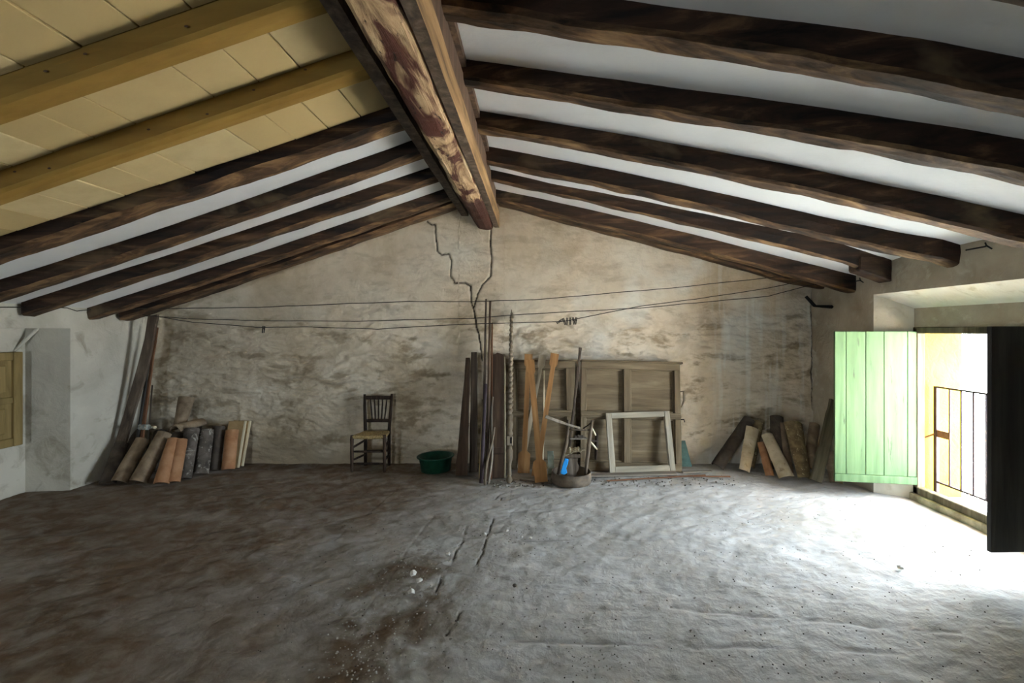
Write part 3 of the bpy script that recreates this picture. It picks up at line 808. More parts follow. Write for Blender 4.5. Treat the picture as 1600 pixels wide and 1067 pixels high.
solo('iron_bracket', tube([b0, b1, b2], .020, 4), 'black_iron', 'bent black iron bar fixed in the right wall corner', 'bracket')
def hook(px, py, Y, label):
    c = P(px, py, Y)
    solo('wall_hook', tube([c + Vector((0, .16, 0)), c, c + Vector((-.03, -.03, .02)), c + Vector((-.05, -.06, -.005)), c + Vector((-.02, -.07, -.03))], .006, 6), 'black_iron', label, 'hook')
hook(1345, 438, 4.88, 'small iron hook in the right wall below the rafter ends')
hook(1540, 385, 3.50, 'small iron hook in the right wall above the window recess')

# =================================================================== CHAIR AND BASIN
ch = Thing('rush_chair', (-1.90, 5.48, 0), 'small dark wooden chair with spindle back and rush seat by the gable wall', 'chair')
rlx, rrx, ry, fy = -2.035, -1.755, 5.62, 5.35
flx, frx = -2.09, -1.722
ch.part('rear_post', tube([(rlx, ry, 0), (rlx, ry, .40), (rlx - .02, ry + .03, .70), (rlx - .025, ry + .045, .835)], [.019, .02, .018, .015], 10), 'chair_wood', True)
ch.part('rear_post', tube([(rrx, ry, 0), (rrx, ry, .40), (rrx + .015, ry + .03, .70), (rrx + .02, ry + .045, .84)], [.019, .02, .018, .015], 10), 'chair_wood', True)
legp = [.014, .018, .019, .021, .019, .022, .017]
for x in (flx, frx):
    ch.part('front_leg', tube([(x, fy, z) for z in (0, .05, .12, .22, .30, .37, .415)], legp, 10), 'chair_wood', True)
def bar(a, b, r=.010, n=8, bul=1.25):
    a, b = Vector(a), Vector(b); return tube([a, a.lerp(b, .25), a.lerp(b, .5), a.lerp(b, .75), b], [r, r * bul, r * bul, r * bul, r], n)
for z in (.23, .095): ch.part('rung', bar((flx, fy, z), (frx, fy, z)), 'chair_wood', True)
ch.part('rung', bar((rlx, ry, .17), (rrx, ry, .17)), 'chair_wood', True)
for (a, b) in ((flx, rlx), (frx, rrx)):
    ch.part('rung', bar((a, fy, .27), (b, ry, .30)), 'chair_wood', True); ch.part('rung', bar((a, fy, .13), (b, ry, .13)), 'chair_wood', True)
for z, dy, hh in ((.795, .04, .022), (.525, .015, .018)):
    ch.part('back_rail', chamfer(box((rlx - .02, ry + dy - .009, z - hh), (rrx + .015, ry + dy + .009, z + hh)), .005), 'chair_wood')
for k_ in range(5):
    xb = rlx + .075 + k_ * .036; xt = rlx + .045 + k_ * .05
    ch.part('spindle', bar((xb, ry + .017, .53), (xt, ry + .038, .79), .006, 8, 1.5), 'chair_wood', True)
def seat():
    secs = []
    c = [(flx - .012, fy - .015), (frx + .012, fy - .015), (rrx + .01, ry + .005), (rlx - .01, ry + .005)]
    mx = sum(p[0] for p in c) / 4; my = sum(p[1] for p in c) / 4
    for z, k_ in ((.375, .90), (.385, .99), (.405, 1.0), (.415, .93), (.412, .5), (.405, .1)):
        s_ = []
        for i in range(4):
            a, b = c[i], c[(i + 1) % 4]
            for t in range(6):
                x = a[0] + (b[0] - a[0]) * t / 6; y = a[1] + (b[1] - a[1]) * t / 6
                sag = .006 * math.sin(math.pi * t / 6)
                s_.append((mx + (x - mx) * k_, my + (y - my) * k_, z - sag))
        secs.append(s_)
    return loft(secs)
ch.part('seat', seat(), 'rush', label='woven rush seat')

bs = Thing('basin', (P(682, 730, 5.45).x, 5.42, 0), 'round dark green plastic basin on the floor', 'basin')
prof = [(.001, .012), (.150, .0), (.165, .004), (.188, .155), (.207, .160), (.207, .168), (.184, .168), (.160, .016), (.001, .016)]
bs.part('bowl', lathe(prof, 40, False), 'green_plastic', True, local=True)
bs.part('rim', lathe([(.196, .158), (.212, .160), (.213, .166), (.208, .171), (.190, .170)], 40, False), 'green_plastic', True, local=True)
bs.e.rotation_euler = (0, -.02, 0)

# =================================================================== LEANING TIMBER IN THE MIDDLE
def lean_board(name, b, t, w0, w1, th, mat, label, cat='board', group=None, bend=0., seed=1, face=(0, -1, 0), rough=.004):
    M = frame(b, t, face); o = solo(name, board((t - b).length, w0, w1, th, bend, 10, rough, seed), mat, label, cat, group, M=M)
    ground(o); return o
TG = 'timber leaning on the gable wall'
lean_board('plank', F(721, 744), P(731.5, 560, 5.66), .135, .05, .03, 'dark_brown_plank', 'tapering dark plank at the left end of the leaning timber', group=TG, seed=2)
lean_board('plank', F(740, 738), P(741, 551, 5.67), .09, .075, .03, 'dark_plank', 'square ended dark plank, second from the left of the leaning timber', group=TG, seed=3)
lean_board('batten', F(751, 742), P(755, 625, 5.60), .035, .03, .025, 'dark_plank', 'short dark batten between the planks and the tall poles', 'batten', TG, seed=4)
def lean_pole(name, b, t, r0, r1, mat, label, cat='pole', crook=0., group=TG):
    L = (t - b).length; pts = [(crook * math.sin(math.pi * k_ / 8 * 1.7) , 0, L * k_ / 8) for k_ in range(9)]
    o = solo(name, tube(pts, [r0 + (r1 - r0) * k_ / 8 for k_ in range(9)], 10), mat, label, cat, group, True, M=frame(b, t)); ground(o); return o
lean_pole('pole', F(754, 750), P(759.5, 468, 5.69), .017, .011, 'dark_plank', 'tallest dark pole leaning on the gable wall')
lean_pole('pole', F(761, 752), P(766, 471, 5.69), .019, .013, 'dark_brown_plank', 'tall dark pole, right neighbour of the tallest one')
lean_pole('pole', F(767, 750), P(769, 505, 5.67), .014, .010, 'red_lath', 'reddish pole just right of the two tallest poles')
lean_pole('pole', F(749, 748), P(760, 531, 5.60), .009, .008, 'straw_stick', 'thin straw coloured stick in front of the tall poles')
lean_pole('metal_pipe', F(752, 756), P(758.5, 601, 5.32), .021, .020, 'rail_iron', 'thick brown pipe standing low before the tall poles', 'pipe')
lean_pole('branch', F(763, 757), P(772.5, 621, 5.34), .013, .010, 'grey_plank', 'crooked grey branch before the dark panel', 'branch', .02)
lean_pole('branch', F(758, 759), P(771, 668, 5.18), .014, .008, 'turned_wood', 'short split branch low in front of the dark panel', 'branch', -.015)
# dark panel with a pale edge
b, t = F(777, 748), P(778, 556, 5.66); M = frame(b, t, (.12, -1, 0)); L = (t - b).length
pn = Thing('dark_panel', None, 'broad dark wooden panel with a pale right edge and humped top', 'panel', M=M)
pn.part('panel', prism([(-.065, 0), (.07, 0), (.072, L - .02), (.066, L), (.05, L + .012), (.02, L + .02), (-.01, L + .03), (-.03, L + .012), (-.066, L)], .025), 'dark_brown_plank', local=True)
pn.part('edge_strip', board(L - .02, .016, .014, .03, 0, 8, .002, 5), 'cream_lath', local=True, label='pale edge strip').location = (.083, 0, 0)
pn.part('cross_ledge', chamfer(box((-.07, -.03, .25), (.066, -.0125, .32)), .003), 'dark_brown_plank', local=True)
ground(pn.e)
# turned post with a spiral
def spiral_post():
    b, t = F(795.5, 756), P(799.5, 487, 5.69); L = (t - b).length; M = frame(b, t)
    t_ = Thing('turned_post', None, 'slender wooden post turned with a spiral, leaning on the gable wall', 'post', M=M)
    n = 16; secs = []
    z0, z1 = L * .36, L * .955
    for i in range(241):
        z = z0 + (z1 - z0) * i / 240; u = (z - z0) / (z1 - z0); r = .028 - .010 * u; s_ = []
        for j in range(n):
            a = 2 * math.pi * j / n; rr = r * (1 + .26 * math.cos(a - 2 * math.pi * u * 19))
            s_.append((rr * math.cos(a), rr * math.sin(a), z))
        secs.append(s_)
    t_.part('spiral_shaft', loft(secs), 'turned_wood', True, local=True)
    p = [(.012, 0), (.026, .01), (.034, .035), (.026, .065), (.016, .075), (.024, .085), (.026, .10), (.020, .115), (.021, L * .10), (.030, L * .12), (.034, L * .15), (.036, L * .165), (.026, L * .18), (.024, L * .195)]
    t_.part('foot', lathe(p, 16), 'turned_wood', True, local=True)
    t_.part('mortise_block', chamfer(box((-.034, -.034, L * .195), (.034, .034, L * .245)), .006), 'turned_wood', local=True)
    t_.part('mortise', box((.006, -.0352, L * .205), (.024, -.033, L * .238)), 'black_iron', local=True)
    p = [(.024, L * .245), (.036, L * .262), (.024, L * .278), (.034, L * .30), (.036, L * .315), (.024, L * .335), (.034, L * .35), (.032, L * .362)]
    t_.part('turned_neck', lathe(p, 16), 'turned_wood', True, local=True)
    p = [(.020, L * .953), (.024, L * .96), (.020, L * .968), (.013, L * .975), (.016, L * .985), (.006, L * .995), (.003, L * 1.012)]
    t_.part('finial', lathe(p, 14), 'turned_wood', True, local=True)
    ground(t_.e)
spiral_post()

# notched boards with paddle shaped ends
def notched(b, t, mat, label, wp=.13, wn=.06, e0=.20, e1=.15, th=.022, wt=.095):
    L = (t - b).length; h, n_, g = wp / 2, wn / 2, wt / 2; s = .035
    out = [(-h, 0), (h, 0), (h, e0 - s), (h * .8, e0 - s * .6), (n_, e0), (n_ * .9, L - e1), (g * .8, L - e1 + s * .4), (g, L - e1 + s), (g, L), (-g, L), (-g, L - e1 + s), (-g * .8, L - e1 + s * .4), (-n_ * .9, L - e1), (-n_, e0), (-h * .8, e0 - s * .6), (-h, e0 - s)]
    t_ = Thing('notched_board', None, label, 'board', 'notched boards with paddle shaped ends', M=frame(b, t))
    t_.part('blade', prism(out, th), mat, local=True)
    ground(t_.e)
notched(F(818, 739.5), P(826, 554, 5.56), 'orange_board', 'leftmost orange brown notched board, nearly upright', .135, .058, .24)
notched(F(846, 755), P(828.5, 564, 5.47), 'orange_board', 'frontmost orange brown notched board, slanting up to the left', .135, .068, .23, .17, wt=.092)
notched(F(815, 733), P(848, 557, 5.54), 'pale_board', 'greyish notched board behind the orange brown ones', .11, .05, wt=.085)
notched(F(838, 746), P(867, 554, 5.50), 'orange_board', 'orange brown notched board slanting up to the right', .11, .058, .18, .16)
lean_board('lath', F(848, 742), P(850.5, 579, 5.50), .016, .016, .010, 'cream_lath', 'thin pale lath standing behind the slanting notched boards', 'lath')
lean_board('board_offcut', F(861, 742), P(860, 706, 5.40), .075, .07, .018, 'offcut_green', 'short pale greenish offcut standing beside the frontmost notched board', 'board')
lean_board('batten', F(885, 743), P(907, 544, 5.50), .030, .032, .032, 'dark_plank', 'straight dark batten slanting up behind the broken chair', 'batten')

# =================================================================== PANELLED DOORS AND SASH
def panel_door(b, t, W, cols, label, cornice, extras=True):
    """b,t: bottom and top of the left edge; local x to the right"""
    L = (t - b).length; M = frame(b, t); th = .064
    d = Thing('panelled_door', None, label, 'door', 'old doors leaning on the gable wall', M=M)
    rails = [(0, .10), (L * .50 - .035, L * .50 + .035), (L - .10, L)]
    for (a, b_) in rails: d.part('rail', chamfer(box((0, -th / 2, a), (W, th / 2, b_)), .004), 'door_wood_horizontal', local=True)
    st = list(cols)
    for i, (a, b_) in enumerate(st):
        for lo, hi in ((rails[0][1], rails[1][0]), (rails[1][1], rails[2][0])):
            d.part('stile', chamfer(box((a, -th / 2 - .001, lo), (b_, th / 2, hi)), .004), 'door_wood', local=True)
    for (a, b_) in zip(st[:-1], st[1:]):
        for lo, hi in ((rails[0][1], rails[1][0]), (rails[1][1], rails[2][0])):
            x0, x1 = a[1], b_[0]
            p = d.part('panel', box((x0 - .005, .012, lo - .005), (x1 + .005, .024, hi + .005)), 'door_wood_horizontal', local=True)
            m = .018
            for (q0, q1) in (((x0, -.010, lo), (x0 + m, .013, hi)), ((x1 - m, -.010, lo), (x1, .013, hi)), ((x0 + m, -.010, lo), (x1 - m, .013, lo + m)), ((x0 + m, -.010, hi - m), (x1 - m, .013, hi))):
                d.part('moulding', chamfer(box(q0, q1), .006), 'door_wood_horizontal' if q1[0] - q0[0] > .05 else 'door_wood', under=p, local=True)
    if cornice:
        d.part('cornice', chamfer(box((-.01, -th / 2 - .03, L - .025), (W + .03, th / 2, L)), .008), 'door_wood_horizontal', local=True)
        d.part('moulding', chamfer(box((0, -th / 2 - .014, L * .5 - .02), (W, -th / 2, L * .5 + .015)), .006), 'door_wood_horizontal', local=True)
    return d
Yb, Yt = 5.42, 5.62
b, t = P(906, 735, Yb), P(908, 562, Yt); b.z = 0
Wd = (1062 - 907) / 740 * 5.55
d1 = panel_door(b, t, Wd, [(0, .05), (.50, .575), (Wd - .07, Wd)], 'wide four panelled grey brown door leaning behind the pale sash', True)
d1.part('latch', tube([(Wd - .0, 0, .92), (Wd + .05, 0, .93), (Wd + .045, -.02, .82), (Wd + .01, -.01, .74)], [.008, .016, .014, .006], 8), 'turned_wood', True, local=True)
d1.part('hook', tube([(Wd, 0, .60), (Wd + .045, 0, .60), (Wd + .05, 0, .57)], .006, 6), 'black_iron', True, local=True)
d1.part('keyhole_plate', chamfer(box((.515, -.032, .60), (.545, -.02, .70)), .004), 'black_iron', local=True)
b, t = P(800, 737, Yb + .06), P(800, 563, Yt + .03); b.z = 0
Wd2 = (899 - 800) / 740 * 5.6
panel_door(b, t, Wd2, [(0, .05), (Wd2 - .11, Wd2)], 'dark grey brown panelled door leaning behind the notched boards', True)

b, t = F(952.5, 739.5), P(946, 646, 5.47); L = (t - b).length
Ws = .735
sash = Thing('old_casement', None, 'pale empty wooden sash frame leaning on the wide panelled door', 'window frame', M=frame(b, t))
sash.part('stile', chamfer(box((0, -.02, 0), (.062, .02, L)), .004), 'sash_wood', local=True)
sash.part('stile', chamfer(box((Ws - .062, -.02, 0), (Ws, .02, L)), .004), 'sash_wood', local=True)
sash.part('top_rail', chamfer(box((.062, -.019, L - .062), (Ws - .062, .019, L)), .004), 'sash_wood_horizontal', local=True)
sash.part('bottom_rail', chamfer(box((.062, -.019, 0), (Ws - .062, .019, .066)), .004), 'sash_wood_horizontal', local=True)
for x0, x1 in ((.062, .07), (Ws - .07, Ws - .062)): sash.part('rebate', box((x0, -.008, .066), (x1, .012, L - .062)), 'sash_wood', local=True)
ground(sash.e)
# teal sheet
b, t = P(1073, 728, 5.55), P(1069, 690, 5.64); b.z = 0
o = solo('metal_sheet', prism([(-.055, 0), (.062, 0), (.012, .30), (-.06, .30)], .006), 'teal_metal', 'teal painted metal sheet standing beside the wide panelled door', 'metal sheet', M=frame(b, t)); ground(o)
# laths on the floor
def floor_lath(name, a, b, w, h, mat, label, z=0., seed=1):
    a, b = F(*a), F(*b); d = (b - a); M = frame(Vector((a.x, a.y, z + h / 2)), Vector((b.x, b.y, z + h / 2)), (0, 0, 1))
    return solo(name, board(d.length, w, w * .9, h, 0, 8, w * .06, seed), mat, label, 'lath', 'laths lying on the floor', M=M)
floor_lath('lath', (905, 744), (1056, 741), .10, .018, 'grey_plank', 'broad grey lath lying on the floor before the pale sash', seed=11)
floor_lath('lath', (948, 752), (1102, 743), .022, .012, 'red_lath', 'long thin reddish lath lying on the floor before the pale sash', seed=12)
floor_lath('lath', (1066, 738.5), (1112, 737.0), .05, .014, 'grey_plank', 'short grey lath lying on the floor below the teal sheet', seed=13)
floor_lath('lath', (1082, 744.5), (1141, 745.5), .022, .012, 'red_lath', 'thin reddish lath lying alone on the floor right of the door', seed=14)
floor_lath('lath', (812, 751), (862, 757.5), .014, .012, 'dark_plank', 'thin dark rod lying on the floor below the notched boards', z=.004, seed=15)

# =================================================================== BROKEN CHAIR, TUB, BLUE BAG
tb = Thing('wooden_tub', (P(893, 755, 4.98).x, 5.00, 0), 'low grey round wooden tub under the broken chair', 'tub')
tb.part('hoop', lathe([(.19, 0), (.205, .002), (.212, .05), (.208, .115), (.196, .115), (.196, .02), (.19, .018)], 40, False), 'hoop_wood', True, local=True)
tb.part('base', lathe([(.001, .012), (.197, .012), (.197, .024), (.001, .024)], 40, False), 'hoop_wood', False, local=True)
tb.e.rotation_euler = (0, 0, .2)
bc = Thing('broken_chair', (P(895, 745, 5.0).x, 5.0, .024), 'broken dark chair with ragged seat standing in the low tub', 'chair')
Yc = 4.98
def q(x, y, Y=Yc): return P(830 + x / 6.67, 620 + y / 6.67, Y)
zb = .03
pl_ = [q(265, 862, 4.94), q(300, 720, 4.95), q(340, 590, 4.97), q(368, 470, 5.0), q(380, 350, 5.03), q(384, 240, 5.05)]; pl_[0].z = zb
pr_ = [q(560, 865, 4.94), q(575, 720, 4.95), q(592, 590, 4.97), q(608, 430, 5.0), q(625, 330, 5.03), q(636, 245, 5.05)]; pr_[0].z = zb
bc.part('back_post', tube(pl_, [.014, .017, .019, .019, .017, .012], 8), 'old_chair_wood', True)
bc.part('back_post', tube(pr_, [.014, .018, .021, .021, .018, .012], 8), 'old_chair_wood', True)
bc.part('crest_rail', xf(board((q(510, 325, 5.0) - q(150, 205, 4.95)).length, .034, .020, .018, .006, 8, .002, 3), frame(q(150, 205, 4.95), q(510, 325, 5.0))), 'grey_plank', label='pale loose back rail')
bc.part('rung', bar(q(388, 340, 5.03), q(606, 345, 5.03), .009), 'old_chair_wood', True)
bc.part('rung', chamfer(xf(box((0, -.01, -.008), ((q(600, 438) - q(405, 432)).length, .01, .008)), Matrix.Translation(q(405, 435, 5.0))), .003), 'grey_plank')
bc.part('rung', chamfer(xf(box((0, -.012, -.018), (.165, .012, .018)), Matrix.Translation(q(345, 615, 4.97))), .004), 'old_chair_wood')
bc.part('brace', tube([q(540, 330, 5.08), q(600, 290, 5.07), q(650, 245, 5.05)], .007, 6), 'chair_wood', True)
rear = [q(672, 650, 5.16), q(680, 520, 5.16), q(684, 380, 5.16)]
bc.part('rear_leg', tube([rear[0], rear[1], rear[2]], [.012, .02, .016], 8), 'chair_wood', True)
bc.part('rung', bar(q(630, 320, 5.04), q(672, 400, 5.15), .008), 'cream_lath', True); bc.part('rung', bar(q(615, 465, 5.0), q(684, 545, 5.14), .008), 'cream_lath', True)
bc.part('rung', bar(q(600, 455, 5.0), q(684, 462, 5.15), .009), 'chair_wood', True)
# ragged seat
def ragged():
    R = random.Random(5); secs = []
    for i in range(13):
        t = i / 12; x = 345 + 220 * t; top = 545 - 20 * math.sin(math.pi * t) + R.uniform(-12, 12); bot = 600 - 45 * t + R.uniform(-10, 12)
        a = q(x, top, 5.02); b_ = q(x, bot, 4.93); c = q(x, bot + 6, 4.96); d_ = q(x, top + 10, 5.06)
        secs.append([a, b_, c, d_])
    return loft(secs)
bc.part('seat', ragged(), 'ragged_straw', label='torn straw seat')
def rag():
    R = random.Random(8); secs = []
    for i in range(9):
        t = i / 8; x = 440 + 130 * t; h = 30 * math.sin(math.pi * (t * .9 + .05)) + R.uniform(-5, 8)
        secs.append([q(x, 425 - h, 5.0), q(x, 430, 4.97), q(x, 432, 5.04)])
    return loft(secs)
bc.part('rag', rag(), 'rag')
spl = [(395, 640), (485, 640), (480, 680), (495, 720), (490, 760), (470, 790), (465, 850), (378, 850), (375, 800), (372, 770), (365, 735), (385, 700)]
c0 = q(430, 850, 4.96); sp = [((q(a, b_, 4.96) - c0).x, (q(a, b_, 4.96) - c0).z) for a, b_ in spl]
bc.part('splat', xf(prism(sp, .018), Matrix.Translation(c0)), 'old_chair_wood', label='vase shaped splat')
bl = [(350, 640), (390, 650), (380, 700), (358, 740), (376, 790), (342, 810), (303, 798), (310, 765), (332, 725), (338, 680)]
c0 = q(340, 810, 4.90); sp = [((q(a, b_, 4.90) - c0).x, (q(a, b_, 4.90) - c0).z) for a, b_ in bl]
v, f = prism(sp, .03)
v, f = chamfer((v, f), .006)
solo('plastic_bag', xf((v, f), Matrix.Translation(c0)), 'blue_plastic', 'crumpled bright blue plastic bag stuck in the broken chair', 'bag')

# =================================================================== ROOF TILES
TI = [0]
def tile(bpx, tpx, Yt_, w0, w1, mat, label, face=(0, -1, 0), group='curved roof tiles stacked at the left', Yb_=None, arc=165, z=None):
    b = F(*bpx) if Yb_ is None else P(bpx[0], bpx[1], Yb_); t = P(*tpx, Yt_)
    TI[0] += 1
    o = solo('roof_tile', barrel((t - b).length, w0, w1, .016, arc, seed=TI[0]), mat, label, 'roof tile', group, True, M=frame(b, t, face))
    for p in o.data.polygons: p.use_smooth = len(p.vertices) == 4
    m = o.modifiers.new('edges', 'EDGE_SPLIT'); m.split_angle = math.radians(50)
    if z is None: ground(o)
    return o
fl_ = (.45, -1, 0)
tile((168, 756), (190, 694), 5.22, .15, .13, 'tile_dark', 'darkest curved tile at the left end of the left stack', fl_)
tile((186, 757), (223, 690), 5.20, .15, .13, 'tile_grey_brown', 'grey brown curved tile, second from the left end of the left stack', fl_)
tile((216, 757), (258, 680), 5.20, .16, .135, 'tile_grey_brown', 'grey brown curved tile, third from the left end of the left stack', fl_)
tile((252, 757), (272, 687), 5.16, .14, .12, 'tile_terracotta', 'clean terracotta curved tile in the left stack, the left of two', fl_)
tile((271, 754), (284, 687), 5.18, .12, .11, 'tile_terracotta', 'clean terracotta curved tile in the left stack, the right of two', fl_)
tile((288, 749), (300, 671), 5.35, .13, .15, 'tile_lichen', 'curved tile streaked with pale lichen beside the terracotta pair', fl_)
tile((313, 741), (323, 672), 5.45, .17, .15, 'tile_lichen', 'broad blackened curved tile with white lichen in the left stack', (.3, -1, 0))
tile((335, 735), (342, 667), 5.58, .12, .13, 'tile_dark', 'blackened curved tile between the lichen tile and the pale orange one', fl_)
tile((357, 734.5), (363, 673), 5.58, .14, .145, 'tile_terracotta', 'pale orange curved tile at the right end of the left stack', (.15, -1, 0))
# second row behind
for k_, (bx, by, tx, ty, lab) in enumerate(((205, 746, 214, 678, 'dark round topped tile behind the left end of the front row'), (240, 741, 252, 676, 'dark tile in the back row of the left stack behind the third front tile'),
                               (268, 738, 276, 680, 'dark tile in the back row of the left stack under the lying tile'), (296, 734, 304, 666, 'dark tile in the back row of the left stack behind the lichen tiles'))):
    tile((bx, by), (tx, ty), 5.60, .15, .15, 'tile_dark', lab, fl_)
# lying tile and the upright one on top
Zs = .46
b = P(273, 674, 5.28); o = solo('roof_tile', barrel(.36, .16, .15, .018, 170, seed=40), 'tile_grey_brown', 'curved tile lying on top of the left stack, end towards the viewer', 'roof tile', 'curved roof tiles stacked at the left', True, M=frame(b, b + Vector((.05, .36, .015)), (0, 0, 1)))
tile((280, 667), (292, 621), 5.62, .12, .17, 'tile_grey_brown', 'curved tile standing upright on top of the left stack', fl_, Yb_=5.50, z=0)
# flat cream edged tiles
for k_, (bx, by, tx, ty, lab) in enumerate(((359, 732, 371, 659, 'flat tan tile with cream edge leaning behind the pale orange tile'), (366, 729.5, 378.5, 658.5, 'flat cream edged tile at the very right end of the left stack'))):
    b, t = F(bx, by), P(tx, ty, 5.66 + .035 * k_); M = frame(b, t, (.25, -1, 0)); H = (t - b).length
    o = Thing('flat_tile', None, lab, 'tile', 'flat tiles of the left stack', M=M)
    o.part('slab', chamfer(box((-.09, -.011, 0), (.075, .011, H)), .003), 'tile_tan', local=True)
    o.part('cream_edge', chamfer(box((.075, -.0125, 0), (.098, .0125, H + .001)), .003), 'cream_lath', local=True)
    ground(o.e)
# bottle
b = P(219, 667, 5.28); M = frame(b, P(251, 668, 5.20), (0, 0, 1))
bt = Thing('bottle', None, 'clear glass bottle lying on top of the left tile stack', 'bottle', M=M)
bt.part('body', lathe([(.001, 0), (.028, .0), (.033, .006), (.033, .10), (.030, .12), (.016, .145), (.012, .16), (.012, .205), (.015, .207), (.015, .22), (.009, .222)], 20, False), 'bottle_glass', True, local=True)
bt.part('cap', lathe([(.001, .226), (.016, .226), (.016, .206), (.0155, .205)], 16, False), 'cream_lath', True, local=True)
# timber at the left corner
def curved_plank():
    L_ = [(231, 494), (225.5, 530), (213, 578), (196, 637), (180, 690), (172, 728)]; R_ = [(246, 491), (236, 545), (225, 592), (210, 640), (196, 690), (188, 730)]
    Ys = [5.44, 5.40, 5.35, 5.28, 5.20, 5.14]; secs = []
    for (a, b_, y) in zip(L_, R_, Ys):
        p, r = P(*a, y), P(*b_, y); p.x = max(p.x, LEFT_X + .01)
        secs.append([p, r, r + Vector((0, .03, 0)), p + Vector((0, .03, 0))])
    b_ = secs[-1]; secs.append([Vector((v.x - .02 if v.x > -4.66 else v.x, v.y - .05, .0)) for v in b_])
    return loft(secs[::-1])
solo('warped_plank', curved_plank(), 'dark_plank', 'tall warped dark plank leaning in the left corner', 'board')
lean_board('lath', F(214, 742), P(245, 512, 5.56), .045, .036, .02, 'red_lath', 'reddish brown lath leaning in the left corner beside the warped plank', 'lath', seed=21)
lean_board('lath', F(206, 744), P(235, 549, 5.50), .035, .03, .02, 'black_shutter', 'black lath between the warped plank and the reddish one', 'lath', seed=22)
lean_pole('stick', F(228, 735), P(238, 602, 5.62), .010, .008, 'dark_plank', 'thin dark stick right of the reddish lath in the left corner', 'stick', 0, None)

GR = 'curved roof tiles leaning at the right'
tile((1121, 731.5), (1171, 657), 5.64, .17, .15, 'tile_dark', 'dark curved tile slanting steeply at the left end of the right pile', (-.9, -.5, 0), GR)
tile((1163, 739), (1176, 672), 5.50, .13, .16, 'tile_pale', 'pale pinkish tile leaning to the right in the right pile', (0, -1, 0), GR, arc=110)
tile((1229, 748), (1198, 681), 5.42, .17, .13, 'tile_pale', 'pale ochre curved tile leaning to the left at the front of the right pile', (0, -1, 0), GR, arc=120)
tile((1203, 744), (1190, 692), 5.40, .10, .10, 'tile_terracotta', 'small terracotta tile half hidden behind the pale ochre one', (0, -1, 0), GR, arc=110)
tile((1257, 750), (1239, 664), 5.45, .15, .22, 'tile_ochre_moss', 'broad curved tile covered in yellow lichen in the right pile', (0, -1, 0), GR, arc=130)
tile((1216, 737), (1213, 654), 5.64, .16, .16, 'tile_dark', 'dark tile standing at the back of the right pile, left of the lichen tile', (0, -1, 0), GR)
tile((1232, 739), (1219, 663), 5.58, .11, .12, 'tile_grey_brown', 'narrow grey brown tile just left of the broad lichen tile', (0, -1, 0), GR)
tile((1262, 738), (1272, 668), 5.62, .13, .13, 'tile_grey_brown', 'grey brown tile at the back of the right pile by the wall corner', (0, -1, 0), GR)
tile((1170, 732), (1185, 661), 5.62, .13, .13, 'tile_ochre_moss', 'mossy tile at the back of the right pile above the pale pinkish one', (0, -1, 0), GR)
tile((1306, 756), (1298, 708), 5.08, .14, .14, 'tile_grey_brown', 'low grey brown tile half hidden behind the green shutter', (0, -1, 0), GR)
lean_board('plank', F(1275, 755.5), P(1305, 630, 5.16), .125, .125, .035, 'frame_weathered', 'weathered plank slanting behind the green shutter', group=None, seed=31)

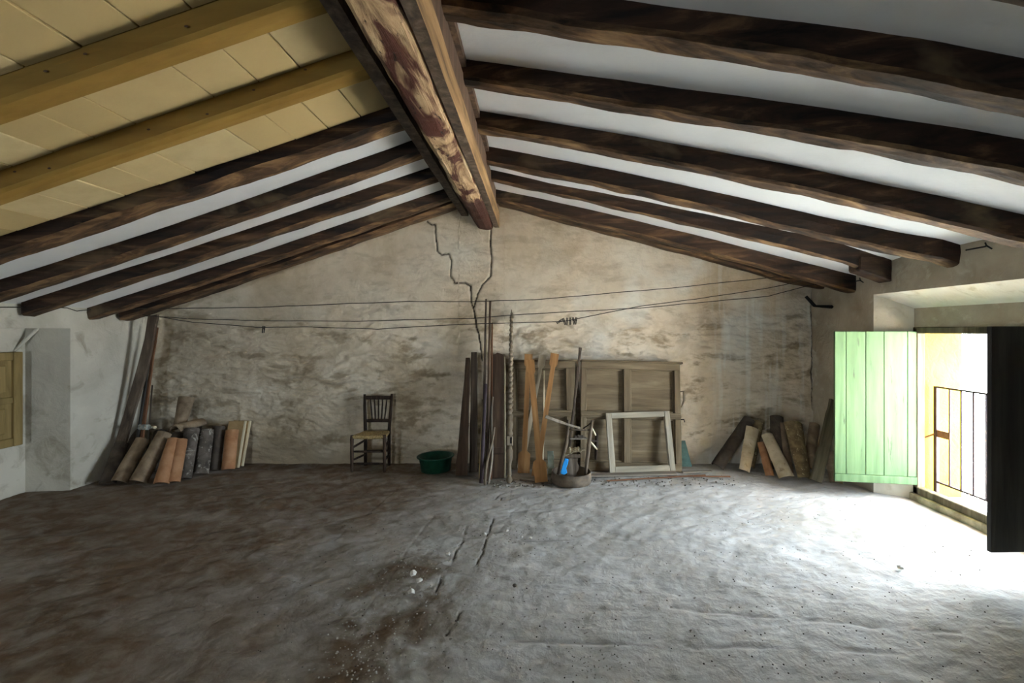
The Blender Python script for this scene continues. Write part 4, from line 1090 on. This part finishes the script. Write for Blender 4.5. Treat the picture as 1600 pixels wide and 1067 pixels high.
# =================================================================== CRUMBS ON THE FLOOR
def stone(r, seed):
    bm = bmesh.new(); bmesh.ops.create_icosphere(bm, subdivisions=1, radius=r); R = random.Random(seed)
    for v in bm.verts: v.co = Vector((v.co.x * R.uniform(.7, 1.35), v.co.y * R.uniform(.7, 1.3), v.co.z * R.uniform(.5, .9)))
    r_ = [tuple(v.co) for v in bm.verts], [[v.index for v in f.verts] for f in bm.faces]
    bm.free(); return r_
big = [(700, 868, .020, 'crumb', 'whitish plaster lump standing beside the floor crack'), (804, 917, .017, 'dark_crumb', 'dark stone lying alone in the middle of the floor'),
       (1407, 888, .022, 'crumb', 'flat white plaster flake on the bright floor by the window'), (645, 899, .026, 'crumb', 'pale plaster lump at the top of the dirt strip'),
       (655, 909, .022, 'crumb', 'pale plaster lump just below the topmost one in the dirt strip'), (757, 836, .017, 'crumb', 'pale plaster lump on the second floor crack'),
       (792, 830, .014, 'crumb', 'leftmost pale lump of the scatter right of the floor crack'), (815, 840, .014, 'crumb', 'middle pale lump of the scatter right of the floor crack'),
       (829, 841, .013, 'crumb', 'rightmost pale lump of the scatter right of the floor crack'), (643, 927, .024, 'crumb', 'pale lump low in the dirt strip on the floor')]
for i, (x, y, r, m, lab) in enumerate(big):
    c = F(x, y); o = solo('plaster_lump' if m == 'crumb' else 'stone', stone(r, i), 'lump' if m == 'crumb' else m, lab, 'rubble', 'lumps on the floor', M=Matrix.Translation(c)); ground(o, -.003)
def scatter(name, mat, spots, label):
    R = random.Random(99); parts = []
    for (x, y, r) in spots:
        parts.append(xf(stone(r, R.randint(0, 9999)), Matrix.Translation((x, y, -.004)) @ Matrix.Rotation(R.uniform(0, 6), 4, 'Z')))
    v, f = merge(*parts); o = link(name, mesh_of(name, v, f, mat)); o['kind'] = 'stuff'; o['label'] = label; o['category'] = 'rubble'
R = random.Random(12); pale, darkc = [], []
for k_ in range(420):
    t = R.random(); c = F(665 - 110 * t + R.gauss(0, 48), 850 + 210 * t + R.gauss(0, 15)); pale.append((c.x, c.y, R.uniform(.002, .006)))
for k_ in range(60):
    c = F(800 + R.gauss(0, 30), 832 + R.gauss(0, 9)); pale.append((c.x, c.y, R.uniform(.002, .006)))
for k_ in range(60):
    c = F(930 + R.gauss(0, 30), 1035 + R.gauss(0, 15)); pale.append((c.x, c.y, R.uniform(.002, .005)))
for k_ in range(420):
    c = F(R.uniform(380, 1560), 765 + 300 * R.random() ** 1.3)
    if c.x < 3.2: darkc.append((c.x, c.y, R.uniform(.002, .005)))
for k_ in range(160):
    x = R.uniform(860, 1150); c = F(x, R.uniform(744, 760)); (pale if R.random() < .4 else darkc).append((c.x, c.y, R.uniform(.004, .011)))
for k_ in range(90):
    c = F(R.uniform(770, 870), R.uniform(750, 760)); (pale if R.random() < .5 else darkc).append((c.x, c.y, R.uniform(.004, .012)))
scatter('plaster_crumbs', 'crumb', pale, 'small pale plaster crumbs scattered along the floor cracks')
scatter('dirt_crumbs', 'dark_crumb', darkc, 'small dark crumbs of dirt scattered over the floor')
